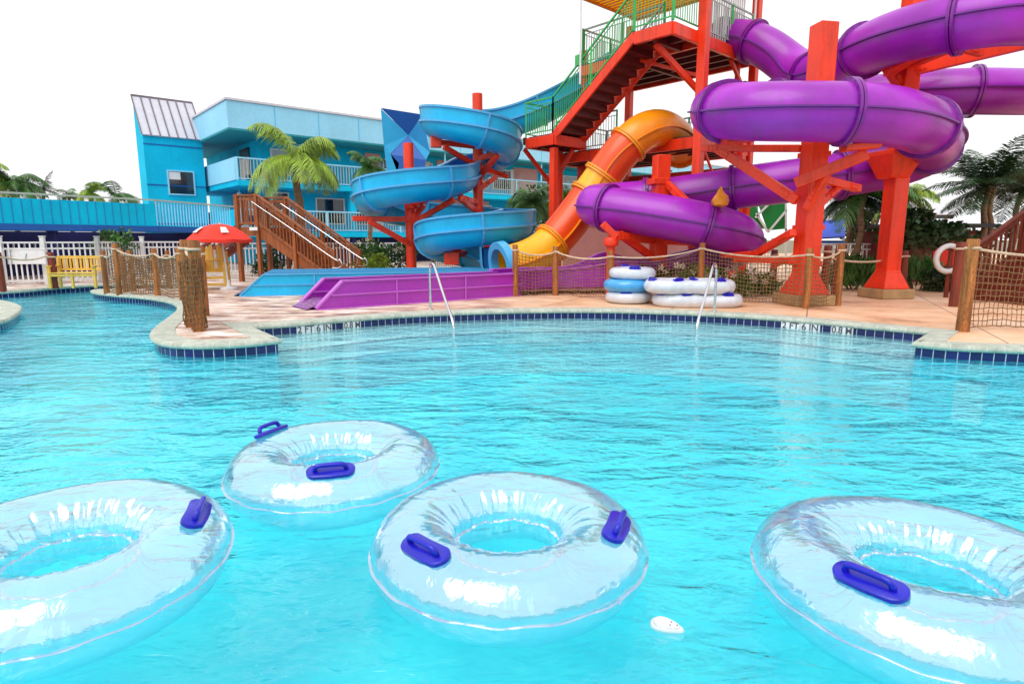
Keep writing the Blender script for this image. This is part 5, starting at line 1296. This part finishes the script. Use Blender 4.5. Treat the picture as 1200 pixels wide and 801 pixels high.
# ================= PLANTS =================
def palm(px, py_crown, Y, size, label, leafm, nf=22, droop=1.0, trunk_r=.11, seed=0, name='palm_tree', ntr=1, trunk=True, lean=.0):
    rnd = random.Random(seed); c = P(px, py_crown, Y)
    t = thing(name, label, 'palm tree', (c.x-lean, c.y, DZ))
    if trunk:
        for q_ in range(ntr):
            off = V((.35*q_*(1 if q_ % 2 else -1), .2*q_, 0)); n = 14
            pts = [V((c.x-lean, c.y, DZ))+off*1.6+(c+V((0, 0, -.02))-V((c.x-lean, c.y, DZ))-off)*(k/n)+V((.05*math.sin(k), 0, 0)) for k in range(n+1)]
            mb = MB(); fr_ = frames(pts); mb.ring([[p_+x*(trunk_r*(1.25-.45*k/n+(.08 if k % 2 else -.05))*math.cos(a))+y*(trunk_r*(1.25-.45*k/n+(.08 if k % 2 else -.05))*math.sin(a)) for a in [z*2*PI/10 for z in range(10)]] for k, (p_, tt, x, y) in enumerate(fr_)])
            mb.build('trunk', M['bark'], t, smooth=True)
    mb = MB()
    for f in range(nf):
        az = 2*PI*f/nf*2.4+rnd.uniform(-.3, .3); el = rnd.uniform(-.25, 1.25)
        L_ = size*rnd.uniform(.8, 1.1); n = 12; p_ = c.copy(); d = V((math.cos(az)*math.cos(el), math.sin(az)*math.cos(el), math.sin(el)))
        pts = [p_.copy()]
        for k in range(n):
            d = (d+V((0, 0, -.17*droop*(.4+k/n)))).normalized(); p_ = p_+d*(L_/n); pts.append(p_.copy())
        fr_ = frames(pts)
        mb.ring([[q_+x*w_, q_+y*w_, q_-x*w_] for (q_, tt, x, y), w_ in zip(fr_, [.022*(1-k/(n+2)) for k in range(n+1)])])
        nl = 54
        for k in range(2, nl):
            s_ = k/nl*n; i = min(int(s_), n-1); q_ = pts[i].lerp(pts[i+1], s_-i); tt, x, y = fr_[i][1:]
            for sg in (-1, 1):
                ll = size*.36*math.sin(PI*min(.96, (k/nl)*.85+.12))*rnd.uniform(.75, 1.15); w_ = .0100*size
                dirn = (x*sg*.9+tt*.55+V((0, 0, -.35*droop+rnd.uniform(-.2, .2)))).normalized()
                e1 = q_+dirn*ll*.55; e2 = q_+dirn*ll+V((0, 0, -.25*ll*droop)); nn_ = tt*w_
                mb.add([q_-nn_*.5, e1-nn_, e2, e1+nn_, q_+nn_*.5], [(0, 1, 3, 4), (1, 2, 3)])
    mb.build('crown', leafm, t)
    return t
palm(347, 183, 23.5, 2.3, 'golden green palm with drooping fronds in front of the hotel balcony', M['leaf_gold'], 17, 1.35, .15, 40)
palm(432, 197, 27, 1.25, 'small green palm between the hotel balcony and the blue slide', M['leaf'], 16, 1.3, .09, 4)
palm(622, 238, 25, 1.3, 'short green palm right of the blue slide behind the red post', M['leaf'], 18, 1.2, .09, 5)
palm(662, 232, 26, 1.1, 'short green palm between the two thin red tower posts', M['leaf_gold'], 16, 1.2, .09, 15)
palm(14, 216, 34, 1.9, 'leftmost palm top showing above the blue wing', M['leaf'], 22, 1.3, .12, 6)
palm(-25, 200, 33, 1.8, 'reddish tipped palm half out of frame at the far left', M['leaf_gold'], 18, 1.3, .12, 26)
palm(50, 222, 36, 1.3, 'small dark palm top, second from the left above the blue wing', M['leaf_dark'], 9, .5, .1, 7)
palm(105, 226, 35, 1.2, 'yellow green palm top above the middle of the blue wing', M['leaf_gold'], 16, 1.2, .1, 8)
palm(136, 230, 37, 1.7, 'thin palm top nearest the turquoise block above the blue wing', M['leaf'], 12, 1.2, .1, 9)
palm(80, 230, 37, 1.0, 'tiny palm top between the dark and the yellow green ones', M['leaf'], 10, 1.0, .1, 10)
palm(1158, 218, 19.5, 1.75, 'large dark palm with stiff fronds at the right edge', M['leaf_dark'], 30, .55, .09, 11, ntr=2)
palm(1195, 226, 21, 1.6, 'dark palm partly cut by the right edge of the picture', M['leaf_dark'], 22, .6, .09, 21)
palm(1012, 226, 21, 1.8, 'yellow-tinged palm just left of the second flared column', M['leaf'], 24, 1.0, .10, 12)
palm(998, 232, 22, 1.4, 'dark leaning palm right of the thick red column', M['leaf_dark'], 24, 1.0, .09, 13)
palm(1062, 232, 24, 1.4, 'small palm showing just right of the second red column', M['leaf_gold'], 16, 1.3, .09, 14)
def bush(px, py, Y, rx, rz, label, leafm, n=900, leaf=.10, name='shrub', base_py=None, flowers=0, seed=1, trunk=False, ry=None, spiky=False):
    rnd = random.Random(seed); c = P(px, py, Y); ry = ry or rx*.7
    t = thing(name, label, 'tree' if trunk else 'shrub', (c.x, c.y, DZ))
    lobes = [(V((rnd.uniform(-.7, .7)*rx, rnd.uniform(-.7, .7)*ry, rnd.uniform(-.55, .6)*rz)), rnd.uniform(.35, .6)) for _ in range(9)]
    mb = MB()
    for k in range(n):
        lc, lr_ = rnd.choice(lobes); a, b = rnd.uniform(0, 2*PI), math.asin(rnd.uniform(-1, 1)); rr = lr_*rnd.uniform(.55, 1.05)
        p_ = c+lc+V((math.cos(a)*math.cos(b)*rx*rr, math.sin(a)*math.cos(b)*ry*rr, math.sin(b)*rz*rr))
        if p_.z < DZ+.02: p_.z = DZ+.02+rnd.random()*.2
        if spiky: d = V((rnd.uniform(-.6, .6), rnd.uniform(-.6, .6), 1)).normalized()
        else: d = V((rnd.uniform(-1, 1), rnd.uniform(-1, 1), rnd.uniform(-.5, 1))).normalized()
        s_ = d.cross(V((rnd.random(), rnd.random(), rnd.random()))).normalized(); l_ = leaf*rnd.uniform(.7, 1.5)*(2.4 if spiky else 1); w_ = leaf*.22 if spiky else leaf*.38
        mb.add([p_, p_+d*l_*.5+s_*w_, p_+d*l_, p_+d*l_*.5-s_*w_], [(0, 1, 2, 3)])
    mb.build('foliage', leafm, t)
    mb = MB()
    for k in range(5):
        a = rnd.uniform(0, 6.28); mb.bar(V((c.x+.1*math.cos(a), c.y+.1*math.sin(a), DZ-.02)), c+V((math.cos(a)*rx*.5, math.sin(a)*ry*.5, rz*.2)), .035 if not trunk else .08)
    mb.build('stems' if not trunk else 'trunk', M['bark'], t)
    if flowers:
        mb = MB()
        for k in range(flowers):
            p_ = c+V((rnd.uniform(-rx, rx), -ry*rnd.uniform(.3, 1), rz*rnd.uniform(0, .9))); 
            for q_ in range(5):
                a = q_*1.256; mb.add([p_, p_+V((.06*math.cos(a-.4), -.02, .06*math.sin(a-.4))), p_+V((.09*math.cos(a), 0, .09*math.sin(a))), p_+V((.06*math.cos(a+.4), -.02, .06*math.sin(a+.4)))], [(0, 1, 2, 3)])
        mb.build('flowers', M['flower'], t)
    return t
bush(880, 335, 14.6, .75, .42, 'leafy green shrub behind the net just left of the thick red column', M['leaf'], 1300, .09, seed=2, flowers=6)
bush(820, 327, 15.3, .8, .40, 'pale-flowered green shrub behind the stacked tubes', M['leaf'], 1100, .09, seed=3, flowers=16)
bush(765, 326, 15.6, .6, .35, 'low green shrub beside the short square red column', M['leaf_dark'], 700, .09, seed=4, flowers=4)
bush(1000, 326, 16.6, .8, .40, 'spiky low plant between the two flared red columns', M['leaf'], 700, .12, seed=5, spiky=True)
bush(1075, 325, 16.4, .7, .42, 'spiky grass clump left of the life ring', M['leaf'], 650, .12, seed=6, spiky=True)
bush(1107, 327, 16.0, .6, .42, 'dark bushy plant below the life ring', M['leaf_dark'], 700, .10, seed=7)
bush(1092, 272, 18.4, 1.35, .62, 'dark leafy tree above the red hut', M['leaf_dark'], 2400, .17, name='leafy_tree', seed=8, trunk=True)
bush(1045, 288, 24, 1.2, .8, 'dense dark tree behind the second red column', M['leaf_dark'], 1500, .16, name='leafy_tree', seed=9, trunk=True)
bush(1128, 282, 23, 1.4, .6, 'low dark tree under the big palm at the right', M['leaf_dark'], 1300, .16, name='leafy_tree', seed=10, trunk=True)
bush(1012, 262, 25.5, 1.1, 1.0, 'dark loose tree between the two big red columns', M['leaf_dark'], 1300, .16, name='leafy_tree', seed=11, trunk=True)
bush(1010, 318, 18.5, .8, .6, 'tall dark shrub in front of the white picket fence on the right', M['leaf_dark'], 900, .12, seed=12)
bush(133, 284, 20.4, .55, .50, 'rounded green potted shrub in front of the white fence at the left', M['leaf'], 1000, .10, seed=13)
bush(455, 303, 22.2, 1.3, .75, 'olive green hedge behind the flumes left of the blue slide', M['leaf'], 1700, .12, seed=14, flowers=5)
bush(425, 312, 21.2, .9, .5, 'brownish hedge plant at the foot of the timber staircase', M['leaf_gold'], 700, .11, seed=15)
bush(640, 246, 27, 1.6, .9, 'mixed green shrubs on the hotel lawn between blue slide and tower', M['leaf'], 1600, .16, seed=16)
bush(612, 300, 20.5, .9, .8, 'green shrub behind the yellow end of the orange slide', M['leaf'], 900, .12, seed=17)
bush(640, 300, 23, 1.0, .9, 'dark green shrub right of the blue slide bottom', M['leaf_dark'], 900, .12, seed=18)
bush(320, 310, 23, .8, .6, 'dark shrub seen under the timber staircase', M['leaf_dark'], 700, .12, seed=19)

# ================= LIGHT, CAMERA =================
w = bpy.data.worlds.new('World'); sc.world = w; w.use_nodes = True
nt = w.node_tree; nt.nodes.clear(); L = nt.links.new
sky = nt.nodes.new('ShaderNodeTexSky'); sky.sky_type = 'NISHITA'; sky.sun_disc = False
SE, SR = math.radians(54), math.radians(212)
sky.sun_elevation = SE; sky.sun_rotation = SR; sky.air_density = 1.5; sky.dust_density = 4
bg = nt.nodes.new('ShaderNodeBackground'); bg.inputs['Strength'].default_value = .10; L(sky.outputs[0], bg.inputs['Color'])
# bright overcast cloud layer with a few thinner patches
tc = nt.nodes.new('ShaderNodeTexCoord'); nz = nt.nodes.new('ShaderNodeTexNoise'); nz.inputs['Scale'].default_value = 2.2; nz.inputs['Detail'].default_value = 6; nz.inputs['Distortion'].default_value = .5
mp = nt.nodes.new('ShaderNodeMapping'); mp.inputs['Scale'].default_value = (1, 1, 2.5); L(tc.outputs['Generated'], mp.inputs[0]); L(mp.outputs[0], nz.inputs['Vector'])
cr = nt.nodes.new('ShaderNodeValToRGB'); e_ = cr.color_ramp.elements; e_[0].position = .3; e_[0].color = (.96, .98, 1, 1); e_[1].position = .6; e_[1].color = (1, 1, 1, 1)
L(nz.outputs['Fac'], cr.inputs[0])
cl = nt.nodes.new('ShaderNodeBackground'); cl.inputs['Strength'].default_value = 1.2; L(cr.outputs[0], cl.inputs['Color'])
mx = nt.nodes.new('ShaderNodeMixShader'); mx.inputs[0].default_value = .93; L(bg.outputs[0], mx.inputs[1]); L(cl.outputs[0], mx.inputs[2])
wo = nt.nodes.new('ShaderNodeOutputWorld'); L(mx.outputs[0], wo.inputs[0])
sl = bpy.data.lights.new('sun', 'SUN'); sl.energy = 1.9; sl.angle = math.radians(45); sl.color = (1, .96, .9)
so = bpy.data.objects.new('sun', sl); col.objects.link(so)
dirv = V((math.sin(SR)*math.cos(SE), math.cos(SR)*math.cos(SE), math.sin(SE)))
so.rotation_euler = (-dirv).to_track_quat('-Z', 'Y').to_euler()

cd = bpy.data.cameras.new('camera'); cam = bpy.data.objects.new('camera', cd); col.objects.link(cam)
cd.sensor_width = 36; cd.lens = 36*F/1200; cd.clip_end = 2500; cd.clip_start = .05
cam.location = (0, 0, CAM_H); cam.rotation_euler = (PI/2-TH, 0, 0)
sc.camera = cam
sc.view_settings.view_transform = 'Standard'; sc.view_settings.look = 'None'; sc.view_settings.exposure = 0
cy = sc.cycles
cy.max_bounces = 10; cy.transparent_max_bounces = 24; cy.use_denoising = True; cy.diffuse_bounces = 3; cy.glossy_bounces = 4
cy.sample_clamp_indirect = 6; cy.caustics_reflective = False; cy.caustics_refractive = True
